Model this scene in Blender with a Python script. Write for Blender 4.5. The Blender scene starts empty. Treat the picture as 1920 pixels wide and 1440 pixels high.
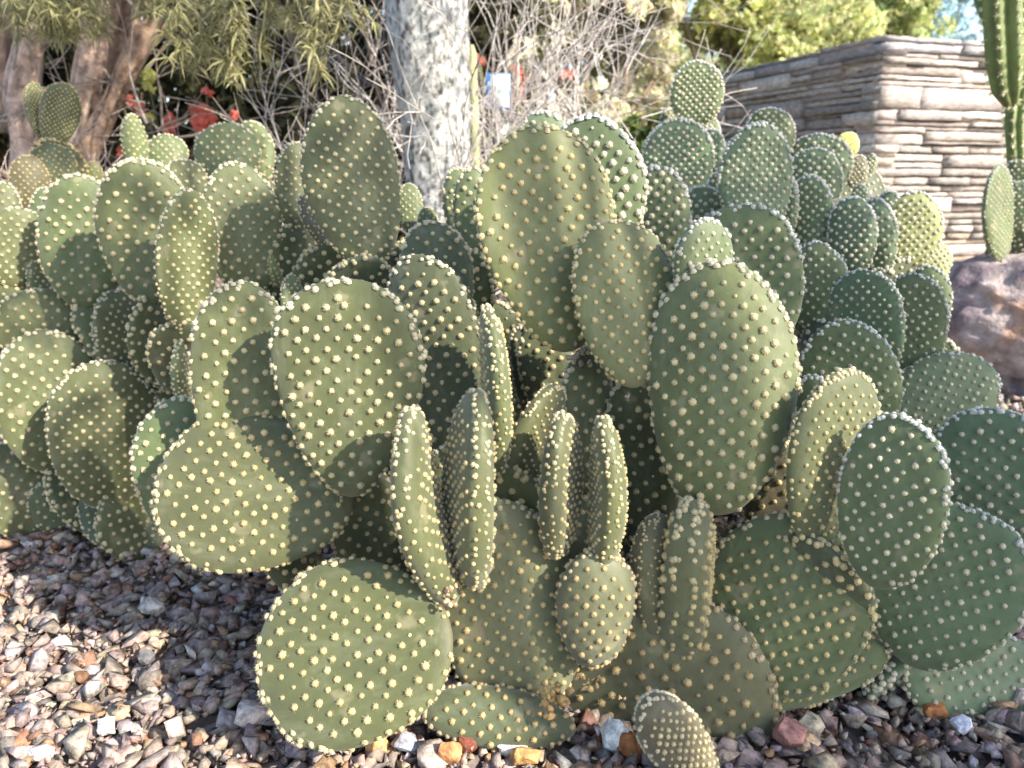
import bpy, bmesh, math, random
import numpy as np
from mathutils import Vector, noise as mnoise

random.seed(7)
R = np.random.default_rng(11)
C = bpy.context.scene.collection
PI = math.pi

# ------------------------------------------------------------------ camera
CAMZ = 0.52
PITCH = math.radians(14.5)
FPX = 1507.0
sc = bpy.context.scene
cam_d = bpy.data.cameras.new('camera')
cam = bpy.data.objects.new('camera', cam_d)
C.objects.link(cam)
cam.location = (0, 0, CAMZ)
cam.rotation_euler = (PI / 2 - PITCH, 0, 0)
cam_d.sensor_width = 36
cam_d.lens = 36 * FPX / 1920
cam_d.clip_start = 0.02
cam_d.clip_end = 500
cam_d.dof.use_dof = True
cam_d.dof.focus_distance = 0.74
cam_d.dof.aperture_fstop = 8.5
sc.camera = cam

# ------------------------------------------------------------------ light
SUN = Vector((0.80, -0.60, 0.66)).normalized()
w = bpy.data.worlds.new('World')
sc.world = w
w.use_nodes = True
nt = w.node_tree
sky = nt.nodes.new('ShaderNodeTexSky')
sky.sky_type = 'NISHITA'
sky.sun_disc = False
sky.sun_elevation = math.asin(SUN.z)
sky.sun_rotation = math.atan2(SUN.x, SUN.y)
bg = nt.nodes['Background']
bg.inputs['Strength'].default_value = 0.15
nt.links.new(sky.outputs[0], bg.inputs['Color'])
sd = bpy.data.lights.new('sun', 'SUN')
sd.energy = 4.0
sd.angle = math.radians(0.6)
sd.color = (1.0, 0.92, 0.79)
so = bpy.data.objects.new('sun', sd)
C.objects.link(so)
so.rotation_euler = SUN.to_track_quat('Z', 'Y').to_euler()
so.location = (3, -2, 4)
sc.view_settings.view_transform = 'Standard'
sc.view_settings.look = 'None'
sc.view_settings.exposure = 1.3
sc.view_settings.gamma = 1
sc.cycles.max_bounces = 6
sc.cycles.diffuse_bounces = 4
sc.cycles.transparent_max_bounces = 6
sc.cycles.use_denoising = True


def at(px, py, Y):
    """3-D point seen at photo pixel px,py at horizontal distance Y; second value is its depth"""
    a = (px - 960) / FPX
    b = -(py - 720) / FPX
    cp, sp = math.cos(PITCH), math.sin(PITCH)
    d = Vector((a, cp + b * sp, -sp + b * cp))
    t = Y / d.y
    return Vector((0, 0, CAMZ)) + d * t, t


# ------------------------------------------------------------------ mesh helpers
def mesh_np(name, V, F, mat, parent=None, smooth=False, col=None):
    """V (n,3); F list of arrays of faces (each (m,k))"""
    me = bpy.data.meshes.new(name)
    V = np.asarray(V, dtype=np.float32)
    me.vertices.add(len(V))
    me.vertices.foreach_set('co', V.ravel())
    if not isinstance(F, (list, tuple)):
        F = [F]
    F = [np.asarray(f, dtype=np.int32) for f in F if len(f)]
    nl = sum(f.size for f in F)
    npoly = sum(len(f) for f in F)
    me.loops.add(nl)
    me.loops.foreach_set('vertex_index', np.concatenate([f.ravel() for f in F]))
    me.polygons.add(npoly)
    tot = np.concatenate([np.full(len(f), f.shape[1], dtype=np.int32) for f in F])
    st = np.concatenate([[0], np.cumsum(tot)[:-1]]).astype(np.int32)
    me.polygons.foreach_set('loop_start', st)
    me.polygons.foreach_set('loop_total', tot)
    if smooth:
        me.polygons.foreach_set('use_smooth', np.ones(npoly, dtype=bool))
    me.update(calc_edges=True)
    if col is not None:
        at_ = me.color_attributes.new('col', 'FLOAT_COLOR', 'POINT')
        c4 = np.ones((len(V), 4), dtype=np.float32)
        c4[:, :3] = col
        at_.data.foreach_set('color', c4.ravel())
    if mat:
        me.materials.append(mat)
    o = bpy.data.objects.new(name, me)
    C.objects.link(o)
    if parent is not None:
        o.parent = parent
    return o


class MB:
    """collects pieces for ONE mesh object"""
    def __init__(s):
        s.v = []; s.t = []; s.q = []; s.c = []; s.n = 0

    def add(s, V, T=None, Q=None, col=(1, 1, 1)):
        V = np.asarray(V, dtype=float)
        s.v.append(V)
        c = np.asarray(col, dtype=float)
        s.c.append(np.broadcast_to(c, (len(V), 3)) if c.ndim == 1 else c)
        if T is not None and len(T):
            s.t.append(np.asarray(T) + s.n)
        if Q is not None and len(Q):
            s.q.append(np.asarray(Q) + s.n)
        s.n += len(V)

    def tube(s, pts, rad, seg=6, col=(1, 1, 1), cap=True, wob=0.0):
        P = [Vector(p) for p in pts]
        n = len(P)
        if np.isscalar(rad):
            rad = [rad] * n
        up = Vector((0.31, 0.17, 0.93))
        V = []
        for i, p in enumerate(P):
            d = (P[min(i + 1, n - 1)] - P[max(i - 1, 0)])
            if d.length < 1e-9:
                d = Vector((0, 0, 1))
            d.normalize()
            a = d.cross(up)
            if a.length < 1e-3:
                a = d.cross(Vector((1, 0, 0)))
            a.normalize()
            b = d.cross(a)
            for k in range(seg):
                t = 2 * PI * k / seg
                r = rad[i]
                if wob:
                    r *= 1 + wob * mnoise.noise(Vector((p.x * 14 + 3 * math.cos(t), p.y * 14 + 3 * math.sin(t), p.z * 9)))
                V.append(p + (a * math.cos(t) + b * math.sin(t)) * r)
        Q = []
        for i in range(n - 1):
            for k in range(seg):
                k2 = (k + 1) % seg
                Q.append((i * seg + k, i * seg + k2, (i + 1) * seg + k2, (i + 1) * seg + k))
        T = []
        if cap:
            V.append(P[0]); V.append(P[-1])
            for k in range(seg):
                k2 = (k + 1) % seg
                T.append((n * seg, k2, k))
                T.append((n * seg + 1, (n - 1) * seg + k, (n - 1) * seg + k2))
        s.add([tuple(v) for v in V], T, Q, col)

    def build(s, name, mat, parent=None, smooth=False):
        if not s.v:
            return None
        V = np.concatenate(s.v)
        F = []
        if s.t: F.append(np.concatenate(s.t))
        if s.q: F.append(np.concatenate(s.q))
        return mesh_np(name, V, F, mat, parent, smooth, np.concatenate(s.c))


def tag(o, label, cat, group=None, kind=None):
    if label: o['label'] = label
    if cat: o['category'] = cat
    if group: o['group'] = group
    if kind: o['kind'] = kind
    return o


def thing(name, label, cat, loc=(0, 0, 0), group=None):
    o = bpy.data.objects.new(name, None)
    o.empty_display_size = 0.05
    C.objects.link(o)
    o.location = loc
    return tag(o, label, cat, group)


# ------------------------------------------------------------------ materials
def newmat(name):
    m = bpy.data.materials.new(name)
    m.use_nodes = True
    nt = m.node_tree
    return m, nt, nt.nodes['Principled BSDF'], nt.nodes, nt.links


def ramp(N, stops):
    r = N.new('ShaderNodeValToRGB')
    el = r.color_ramp.elements
    while len(el) < len(stops):
        el.new(0.5)
    for e, (p, c) in zip(el, stops):
        e.position = p
        e.color = (*c, 1) if len(c) == 3 else c
    return r


def noise(N, L, scale, detail=4, rough=0.6, coord=None):
    n = N.new('ShaderNodeTexNoise')
    n.inputs['Scale'].default_value = scale
    n.inputs['Detail'].default_value = detail
    n.inputs['Roughness'].default_value = rough
    if coord is not None:
        L.new(coord, n.inputs['Vector'])
    return n


def mixc(N, L, a, b, fac, mode='MIX'):
    m = N.new('ShaderNodeMix')
    m.data_type = 'RGBA'
    m.blend_type = mode
    for sock, v in ((m.inputs[6], a), (m.inputs[7], b), (m.inputs[0], fac)):
        if hasattr(v, 'is_linked') or hasattr(v, 'links'):
            L.new(v, sock)
        elif isinstance(v, (int, float)):
            sock.default_value = v
        else:
            sock.default_value = (*v, 1)
    return m.outputs[2]


def bump(N, L, P, h, strength, dist):
    b = N.new('ShaderNodeBump')
    b.inputs['Strength'].default_value = strength
    b.inputs['Distance'].default_value = dist
    L.new(h, b.inputs['Height'])
    L.new(b.outputs[0], P.inputs['Normal'])
    return b


def mat_pad():
    m, nt, P, N, L = newmat('cactus_skin')
    oi = N.new('ShaderNodeObjectInfo')
    tc = N.new('ShaderNodeTexCoord')
    n1 = noise(N, L, 14, 5, 0.6, tc.outputs['Object'])
    r1 = ramp(N, [(0.28, (0.66, 0.68, 0.64)), (0.72, (1.32, 1.28, 1.25))])
    L.new(n1.outputs[0], r1.inputs[0])
    c = mixc(N, L, oi.outputs['Color'], r1.outputs[0], 1.0, 'MULTIPLY')
    # waxy bloom rubbed in streaks and small pale scars
    n2 = noise(N, L, 55, 6, 0.7, tc.outputs['Object'])
    r2 = ramp(N, [(0.56, (0, 0, 0)), (0.75, (1, 1, 1))])
    L.new(n2.outputs[0], r2.inputs[0])
    mu = N.new('ShaderNodeMath'); mu.operation = 'MULTIPLY'
    L.new(r2.outputs[0], mu.inputs[0]); mu.inputs[1].default_value = 0.16
    c = mixc(N, L, c, (0.34, 0.37, 0.25), mu.outputs[0])
    n3 = noise(N, L, 26, 3, 0.5, tc.outputs['Object'])
    r3 = ramp(N, [(0.645, (0, 0, 0)), (0.70, (1, 1, 1))])
    L.new(n3.outputs[0], r3.inputs[0])
    mu2 = N.new('ShaderNodeMath'); mu2.operation = 'MULTIPLY'
    L.new(r3.outputs[0], mu2.inputs[0]); mu2.inputs[1].default_value = 0.6
    c = mixc(N, L, c, (0.24, 0.21, 0.12), mu2.outputs[0])
    mp = N.new('ShaderNodeMapping'); mp.inputs['Scale'].default_value = (30, 7, 30)
    L.new(tc.outputs['Object'], mp.inputs['Vector'])
    n5 = noise(N, L, 1.6, 6, 0.7, mp.outputs[0])
    r5 = ramp(N, [(0.52, (0, 0, 0)), (0.78, (1, 1, 1))])
    L.new(n5.outputs[0], r5.inputs[0])
    mu3 = N.new('ShaderNodeMath'); mu3.operation = 'MULTIPLY'
    L.new(r5.outputs[0], mu3.inputs[0]); mu3.inputs[1].default_value = 0.30
    c = mixc(N, L, c, (0.26, 0.27, 0.19), mu3.outputs[0])
    # corky brown foot of each pad
    sx = N.new('ShaderNodeSeparateXYZ'); L.new(tc.outputs['Object'], sx.inputs[0])
    ad = N.new('ShaderNodeMath'); ad.operation = 'MULTIPLY_ADD'
    L.new(n2.outputs[0], ad.inputs[0]); ad.inputs[1].default_value = -0.022; L.new(sx.outputs['Y'], ad.inputs[2])
    mr = N.new('ShaderNodeMapRange'); mr.inputs['From Min'].default_value = -0.012; mr.inputs['From Max'].default_value = 0.001
    mr.inputs['To Min'].default_value = 0.35; mr.inputs['To Max'].default_value = 0.0
    L.new(ad.outputs[0], mr.inputs['Value'])
    c = mixc(N, L, c, (0.20, 0.15, 0.085), mr.outputs[0])
    L.new(c, P.inputs['Base Color'])
    P.inputs['Roughness'].default_value = 0.56
    P.inputs['Specular IOR Level'].default_value = 0.35
    P.inputs['Sheen Weight'].default_value = 0.25
    P.inputs['Sheen Roughness'].default_value = 0.6
    n4 = noise(N, L, 160, 3, 0.6, tc.outputs['Object'])
    bump(N, L, P, n4.outputs[0], 0.25, 0.0015)
    return m


def mat_tuft():
    m, nt, P, N, L = newmat('glochid_bristle')
    oi = N.new('ShaderNodeObjectInfo')
    at_ = N.new('ShaderNodeAttribute'); at_.attribute_name = 'col'
    c = mixc(N, L, oi.outputs['Color'], at_.outputs['Color'], 1.0, 'MULTIPLY')
    L.new(c, P.inputs['Base Color'])
    P.inputs['Roughness'].default_value = 0.6
    P.inputs['Subsurface Weight'].default_value = 0.0
    tr = N.new('ShaderNodeBsdfTranslucent')
    L.new(c, tr.inputs['Color'])
    mx = N.new('ShaderNodeMixShader')
    mx.inputs[0].default_value = 0.35
    L.new(P.outputs[0], mx.inputs[1]); L.new(tr.outputs[0], mx.inputs[2])
    L.new(mx.outputs[0], N['Material Output'].inputs['Surface'])
    return m


def mat_attr(name, rough=0.8, nscale=60, bstr=0.5, bdist=0.004, var=0.35, spec=0.3, translucent=0.0, coord='Object', stretch=None):
    """colour comes from the mesh's own 'col' attribute, broken up with noise"""
    m, nt, P, N, L = newmat(name)
    a = N.new('ShaderNodeAttribute'); a.attribute_name = 'col'
    tc = N.new('ShaderNodeTexCoord')
    src = tc.outputs[coord]
    if stretch:
        mp = N.new('ShaderNodeMapping'); mp.inputs['Scale'].default_value = stretch
        L.new(src, mp.inputs['Vector']); src = mp.outputs[0]
    n1 = noise(N, L, nscale, 6, 0.65, src)
    lo, hi = 1 - var, 1 + var
    r = ramp(N, [(0.3, (lo, lo, lo)), (0.7, (hi, hi, hi))])
    L.new(n1.outputs[0], r.inputs[0])
    c = mixc(N, L, a.outputs['Color'], r.outputs[0], 1.0, 'MULTIPLY')
    L.new(c, P.inputs['Base Color'])
    P.inputs['Roughness'].default_value = rough
    P.inputs['Specular IOR Level'].default_value = spec
    if bstr:
        bump(N, L, P, n1.outputs[0], bstr, bdist)
    if translucent:
        tr = N.new('ShaderNodeBsdfTranslucent')
        L.new(c, tr.inputs['Color'])
        mx = N.new('ShaderNodeMixShader')
        mx.inputs[0].default_value = translucent
        L.new(P.outputs[0], mx.inputs[1]); L.new(tr.outputs[0], mx.inputs[2])
        L.new(mx.outputs[0], N['Material Output'].inputs['Surface'])
    return m


M_PAD = mat_pad()
M_TUFT = mat_tuft()
M_STONE = mat_attr('gravel_stone', 0.95, 110, 0.8, 0.004, 0.6, 0.12)
M_CORK = mat_attr('cork_scar', 0.9, 120, 0.8, 0.006, 0.5)
M_SLATE = mat_attr('slate_block', 0.9, 30, 0.5, 0.004, 0.5, 0.15, stretch=(1, 1, 4))
M_BARK = mat_attr('brown_bark', 0.9, 30, 1.0, 0.02, 0.6)
M_TWIG = mat_attr('dry_twig', 0.85, 40, 0.4, 0.004, 0.35)
M_LEAF = mat_attr('leaf', 0.55, 3.0, 0.0, 0, 0.3, 0.3, 0.45)
M_CER = mat_attr('columnar_cactus_skin', 0.5, 25, 0.3, 0.003, 0.25)
M_PETAL = mat_attr('flower_petal', 0.6, 20, 0.0, 0, 0.2, 0.3, 0.25)
M_PAINT = mat_attr('painted_metal', 0.4, 30, 0.0, 0, 0.05, 0.4)


def mat_ground():
    m, nt, P, N, L = newmat('gravelly_soil')
    tc = N.new('ShaderNodeTexCoord')
    vo = N.new('ShaderNodeTexVoronoi'); vo.inputs['Scale'].default_value = 75
    L.new(tc.outputs['Object'], vo.inputs['Vector'])
    r = ramp(N, [(0.0, (0.16, 0.135, 0.115)), (0.35, (0.24, 0.20, 0.17)), (0.65, (0.30, 0.26, 0.225)), (1.0, (0.36, 0.33, 0.31))])
    L.new(vo.outputs['Color'], r.inputs[0])
    n = noise(N, L, 2.0, 5, 0.6, tc.outputs['Object'])
    r2 = ramp(N, [(0.3, (0.7, 0.7, 0.7)), (0.7, (1.15, 1.12, 1.08))])
    L.new(n.outputs[0], r2.inputs[0])
    L.new(mixc(N, L, r.outputs[0], r2.outputs[0], 1.0, 'MULTIPLY'), P.inputs['Base Color'])
    P.inputs['Roughness'].default_value = 0.95
    bump(N, L, P, vo.outputs['Distance'], 0.8, 0.01)
    return m


# ------------------------------------------------------------------ ground
def gz(x, y):
    z = 0.012 * mnoise.noise(Vector((x * 3, y * 3, 0))) + 0.02 * mnoise.noise(Vector((x * 0.8, y * 0.8, 4)))
    return z


def build_ground():
    xs = np.concatenate([[-220, -60, -20, -8], np.linspace(-4, 4, 121), [8, 20, 60, 220]])
    ys = np.concatenate([[-220, -60, -20, -6, -2], np.linspace(-0.5, 8, 129), [14, 30, 80, 260]])
    V = [(x, y, gz(x, y) - 0.015) for y in ys for x in xs]
    nx = len(xs)
    Q = [(j * nx + i, j * nx + i + 1, (j + 1) * nx + i + 1, (j + 1) * nx + i) for j in range(len(ys) - 1) for i in range(nx - 1)]
    o = mesh_np('ground', V, np.array(Q), mat_ground(), None, True)
    o['kind'] = 'structure'


build_ground()

# ------------------------------------------------------------------ gravel
STONE_COLS = [((0.31, 0.275, 0.25), 28), ((0.36, 0.32, 0.29), 28), ((0.25, 0.225, 0.215), 18), ((0.46, 0.43, 0.415), 8),
              ((0.36, 0.26, 0.18), 7), ((0.30, 0.19, 0.13), 5), ((0.22, 0.14, 0.115), 4), ((0.37, 0.29, 0.27), 12),
              ((0.40, 0.345, 0.275), 12), ((0.17, 0.16, 0.16), 3), ((0.50, 0.48, 0.47), 2), ((0.30, 0.275, 0.285), 9)]
_cw = np.array([c[1] for c in STONE_COLS], dtype=float); _cw /= _cw.sum()
_cc = np.array([c[0] for c in STONE_COLS])


def hull_template(rng, npts):
    bm = bmesh.new()
    sx, sy, sz = 1.0, rng.uniform(0.6, 0.95), rng.uniform(0.36, 0.70)
    for _ in range(npts):
        v = Vector((rng.gauss(0, 1), rng.gauss(0, 1), rng.gauss(0, 1))).normalized() * rng.uniform(0.75, 1.1)
        bm.verts.new((v.x * sx, v.y * sy, v.z * sz))
    bmesh.ops.convex_hull(bm, input=bm.verts)
    loose = [v for v in bm.verts if not v.link_faces]
    bmesh.ops.delete(bm, geom=loose, context='VERTS')
    bmesh.ops.dissolve_limit(bm, angle_limit=0.28, verts=bm.verts, edges=bm.edges)
    bmesh.ops.triangulate(bm, faces=bm.faces)
    bm.verts.index_update()
    V = np.array([v.co[:] for v in bm.verts])
    T = np.array([[l.vert.index for l in f.loops] for f in bm.faces])
    bm.free()
    return V, T


def rot_mats(rng, n, flat=0.5):
    a = rng.uniform(0, 2 * PI, n); b = rng.normal(0, flat, n); c = rng.normal(0, flat, n)
    ca, sa, cb, sb, cc, sc_ = np.cos(a), np.sin(a), np.cos(b), np.sin(b), np.cos(c), np.sin(c)
    Z = np.zeros(n); O = np.ones(n)
    Rz = np.stack([ca, -sa, Z, sa, ca, Z, Z, Z, O], 1).reshape(n, 3, 3)
    Rx = np.stack([O, Z, Z, Z, cb, -sb, Z, sb, cb], 1).reshape(n, 3, 3)
    Ry = np.stack([cc, Z, sc_, Z, O, Z, -sc_, Z, cc], 1).reshape(n, 3, 3)
    return Rx @ Ry @ Rz


def build_gravel():
    rng = random.Random(3)
    temps = [hull_template(rng, rng.randint(7, 11)) for _ in range(48)]
    pts = []
    # (y0, y1, half width factor, density)
    for y0, y1, dens in ((0.38, 0.9, 16500), (0.9, 1.5, 11000), (1.5, 2.6, 3000), (2.6, 4.5, 800)):
        xw = 0.35 + 0.8 * y1
        n = int(dens * (y1 - y0) * 2 * xw)
        p = np.stack([R.uniform(-xw, xw, n), R.uniform(y0, y1, n)], 1)
        pts.append(p)
    # thinner spread out to the sides, thinning with an uneven edge
    n = 26000
    p = np.stack([R.uniform(-2.6, 2.6, n), R.uniform(0.1, 4.5, n)], 1)
    e = np.abs(p[:, 0]) + .35 * np.sin(p[:, 1] * 2.1) + R.normal(0, .25, n)
    pts.append(p[(e < 2.3) & (np.abs(p[:, 0]) > .35 + .75 * np.maximum(p[:, 1], .5))])
    P = np.concatenate(pts)
    n = len(P)
    size = np.clip(R.lognormal(math.log(0.0112), 0.46, n), 0.0040, 0.024)
    fine = R.random(n) < .30
    size = np.where(fine, R.uniform(.0025, .006, n), size)
    z = np.array([gz(x, y) for x, y in P]) + R.uniform(-0.012, 0.008, n) - size * 0.1
    ci = R.choice(len(_cc), n, p=_cw)
    cols = _cc[ci] * R.uniform(0.8, 1.22, (n, 1)) * R.uniform(0.93, 1.07, (n, 3)) * np.array([1.03, 0.92, 0.86])
    ti = R.integers(0, len(temps), n)
    RM = rot_mats(R, n, 0.45)
    Vs, Ts, Cs, off = [], [], [], 0
    for k, (tv, tt) in enumerate(temps):
        idx = np.where(ti == k)[0]
        if not len(idx): continue
        v = np.einsum('nij,vj->nvi', RM[idx], tv) * size[idx][:, None, None]
        v[:, :, 0] += P[idx, 0][:, None]; v[:, :, 1] += P[idx, 1][:, None]; v[:, :, 2] += z[idx][:, None]
        m = len(tv)
        Vs.append(v.reshape(-1, 3))
        Ts.append((tt[None] + (np.arange(len(idx)) * m)[:, None, None]).reshape(-1, 3) + off)
        Cs.append(np.repeat(cols[idx], m, axis=0))
        off += m * len(idx)
    o = mesh_np('gravel', np.concatenate(Vs), np.concatenate(Ts), M_STONE, None, False, np.concatenate(Cs))
    tag(o, 'mixed grey, tan and rust angular gravel covering the bed', 'gravel', None, 'stuff')


build_gravel()


def big_stone(px, py, wpx, hpx, col, label, seed, name='loose_stone', dY=0.0, zoff=None):
    """one stone sitting on the gravel where the photo shows it"""
    rng = random.Random(seed)
    # distance at which the ray meets the ground
    b = -(py + hpx * 0.3 - 720) / FPX
    cp, sp = math.cos(PITCH), math.sin(PITCH)
    Y = CAMZ / (-(-sp + b * cp)) * (cp + b * sp) + dY
    p, t = at(px, py, Y)
    w_, h_ = wpx * t / FPX / 2, hpx * t / FPX / 2
    bm = bmesh.new()
    for _ in range(20):
        v = Vector((rng.gauss(0, 1), rng.gauss(0, 1), rng.gauss(0, 1))).normalized() * rng.uniform(0.9, 1.1)
        bm.verts.new(v)
    bmesh.ops.convex_hull(bm, input=bm.verts)
    bmesh.ops.delete(bm, geom=[v for v in bm.verts if not v.link_faces], context='VERTS')
    bmesh.ops.dissolve_limit(bm, angle_limit=0.4, verts=bm.verts, edges=bm.edges)
    bmesh.ops.bevel(bm, geom=list(bm.edges), offset=0.05, segments=2, affect='EDGES', profile=0.6)
    bmesh.ops.triangulate(bm, faces=bm.faces)
    bmesh.ops.subdivide_edges(bm, edges=bm.edges, cuts=2, use_grid_fill=True)
    s = Vector((seed * 3.1, 0, 0))
    for v in bm.verts:
        v.co += v.co.normalized() * (0.10 * mnoise.noise(v.co * 2.2 + s) + 0.045 * mnoise.noise(v.co * 6 + s))
    mx = max(abs(v.co.x) for v in bm.verts); mz = max(abs(v.co.z) for v in bm.verts)
    V = np.array([(v.co.x / mx * w_, v.co.y * min(w_, h_ * 1.3) * 0.9, v.co.z / mz * h_ * 1.05) for v in bm.verts])
    bm.verts.index_update()
    T = np.array([[l.vert.index for l in f.loops] for f in bm.faces if len(f.loops) == 3])
    bm.free()
    # veins and patches of the stone itself
    nz = np.array([mnoise.noise(Vector(v) * 120 + s) for v in V])
    cc = np.array(col)[None] * (1 + 0.3 * nz[:, None])
    o = mesh_np(name, V, T, M_STONE, None, False, cc)
    zc = gz(p.x, p.y) + h_ * 0.72
    o.location = (p.x, p.y, zc if zoff is None else zc + zoff)
    tag(o, label, 'stone', 'loose stones in front of the cactus')


for i, (px, py, w_, h_, col, lab) in enumerate([
        (1147, 1392, 62, 62, (0.80, 0.80, 0.78), 'pure white chalky stone standing left of the rust brown stone'),
        (1192, 1408, 78, 52, (0.36, 0.15, 0.06), 'rust brown stone right beside the white chalky stone'),
        (875, 1404, 52, 62, (0.22, 0.075, 0.05), 'dark maroon angular stone under the lowest cactus pad'),
        (703, 1402, 52, 66, (0.62, 0.34, 0.15), 'upright orange tan stone under the fan of the left low pad'),
        (760, 1408, 62, 50, (0.36, 0.36, 0.40), 'blue grey smooth stone beside the upright orange stone'),
        (960, 1412, 66, 40, (0.70, 0.66, 0.62), 'long whitish stone lying flat right of the maroon stone'),
        (985, 1432, 62, 40, (0.55, 0.30, 0.12), 'ochre wedge stone below the long whitish stone'),
        (842, 1425, 50, 50, (0.48, 0.24, 0.11), 'orange brown stone left of and below the maroon stone'),
        (1480, 1390, 62, 66, (0.42, 0.21, 0.18), 'rosy pink pointed stone right of the baby pad'),
        (1520, 1372, 62, 46, (0.46, 0.40, 0.30), 'sandy beige block stone right of the rosy pointed stone'),
        (1515, 1405, 44, 34, (0.60, 0.42, 0.26), 'small peach coloured stone below the beige block stone'),
        (1745, 1350, 60, 36, (0.40, 0.17, 0.07), 'rusty orange flat stone by the right hand pads'),
        (1800, 1378, 46, 34, (0.66, 0.66, 0.74), 'pale lilac white stone under the right hand pads'),
        (200, 1362, 34, 40, (0.78, 0.76, 0.74), 'white cube of quartz on the sunlit left gravel'),
        (112, 1202, 46, 22, (0.76, 0.74, 0.76), 'white sliver of quartz on the shaded left gravel'),
        (283, 1135, 52, 40, (0.48, 0.44, 0.40), 'large pale grey stone in the shaded gravel middle left'),
        (75, 1412, 56, 36, (0.60, 0.58, 0.57), 'pale grey brick shaped stone in the lower left corner'),
        (275, 1232, 34, 34, (0.16, 0.155, 0.16), 'charcoal grey stone in the shaded gravel'),
]):
    big_stone(px, py, w_, h_, col, lab, i + 1)


# ------------------------------------------------------------------ prickly pear pads
def make_tuft_templates(nspike, nt=6, seg=7):
    """dome of bristles: local z is outward, unit radius"""
    out = []
    rng = np.random.default_rng(nspike)
    for k in range(nt):
        V = []; T = []; col = []
        rings = [(0.86, -0.15), (0.80, 0.38), (0.46, 0.70)]
        for r, z in rings:
            for j in range(seg):
                t = 2 * PI * (j + 0.5 * (z > 0.3)) / seg
                q = r * rng.uniform(0.85, 1.12)
                V.append((q * math.cos(t), q * math.sin(t), z * rng.uniform(0.9, 1.1)))
                col.append(np.array((0.95, 0.88, 0.70)) * (0.85 + 0.15 * max(z, 0)))
        V.append((0, 0, 0.78)); col.append(np.array((0.96, 0.88, 0.68)))
        for i in range(2):
            for j in range(seg):
                j2 = (j + 1) % seg
                T += [(i * seg + j, i * seg + j2, (i + 1) * seg + j2), (i * seg + j, (i + 1) * seg + j2, (i + 1) * seg + j)]
        for j in range(seg):
            T.append((2 * seg + j, 2 * seg + (j + 1) % seg, 3 * seg))
        n0 = len(V)
        for _ in range(nspike):
            ph = rng.uniform(0, 2 * PI)
            el = math.asin(rng.uniform(-0.05, 1.0))
            d = np.array([math.cos(ph) * math.cos(el), math.sin(ph) * math.cos(el), math.sin(el)])
            long_ = rng.random() < 0.10
            ln = rng.uniform(1.4, 2.0) if long_ else rng.uniform(0.96, 1.16)
            wd = rng.uniform(0.018, 0.028) if long_ else rng.uniform(0.06, 0.10)
            if nspike < 35 and not long_: wd *= 1.3
            s = np.cross(d, rng.normal(size=3)); s /= np.linalg.norm(s)
            b = d * np.array([0.62, 0.62, 0.55])
            tip = d * ln
            if long_: tip[2] *= 0.9
            i0 = len(V)
            V += [tuple(b + s * wd), tuple(b - s * wd), tuple(tip)]
            q_ = rng.uniform(.85, 1.12); col += [np.array((0.98, 0.93, 0.78)) * q_, np.array((0.98, 0.93, 0.78)) * q_, np.array((1.10, 1.09, 1.04)) * q_]
            T.append((i0, i0 + 1, i0 + 2))
        out.append((np.array(V), np.array(T), np.array(col)))
    return out


TT = {n: make_tuft_templates(int(n * 1.5)) for n in (44, 34, 20, 12)}


def rand_pad_seed(*a):
    return int(abs(hash(tuple(round(x, 4) for x in a))) % (2 ** 31))


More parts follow.
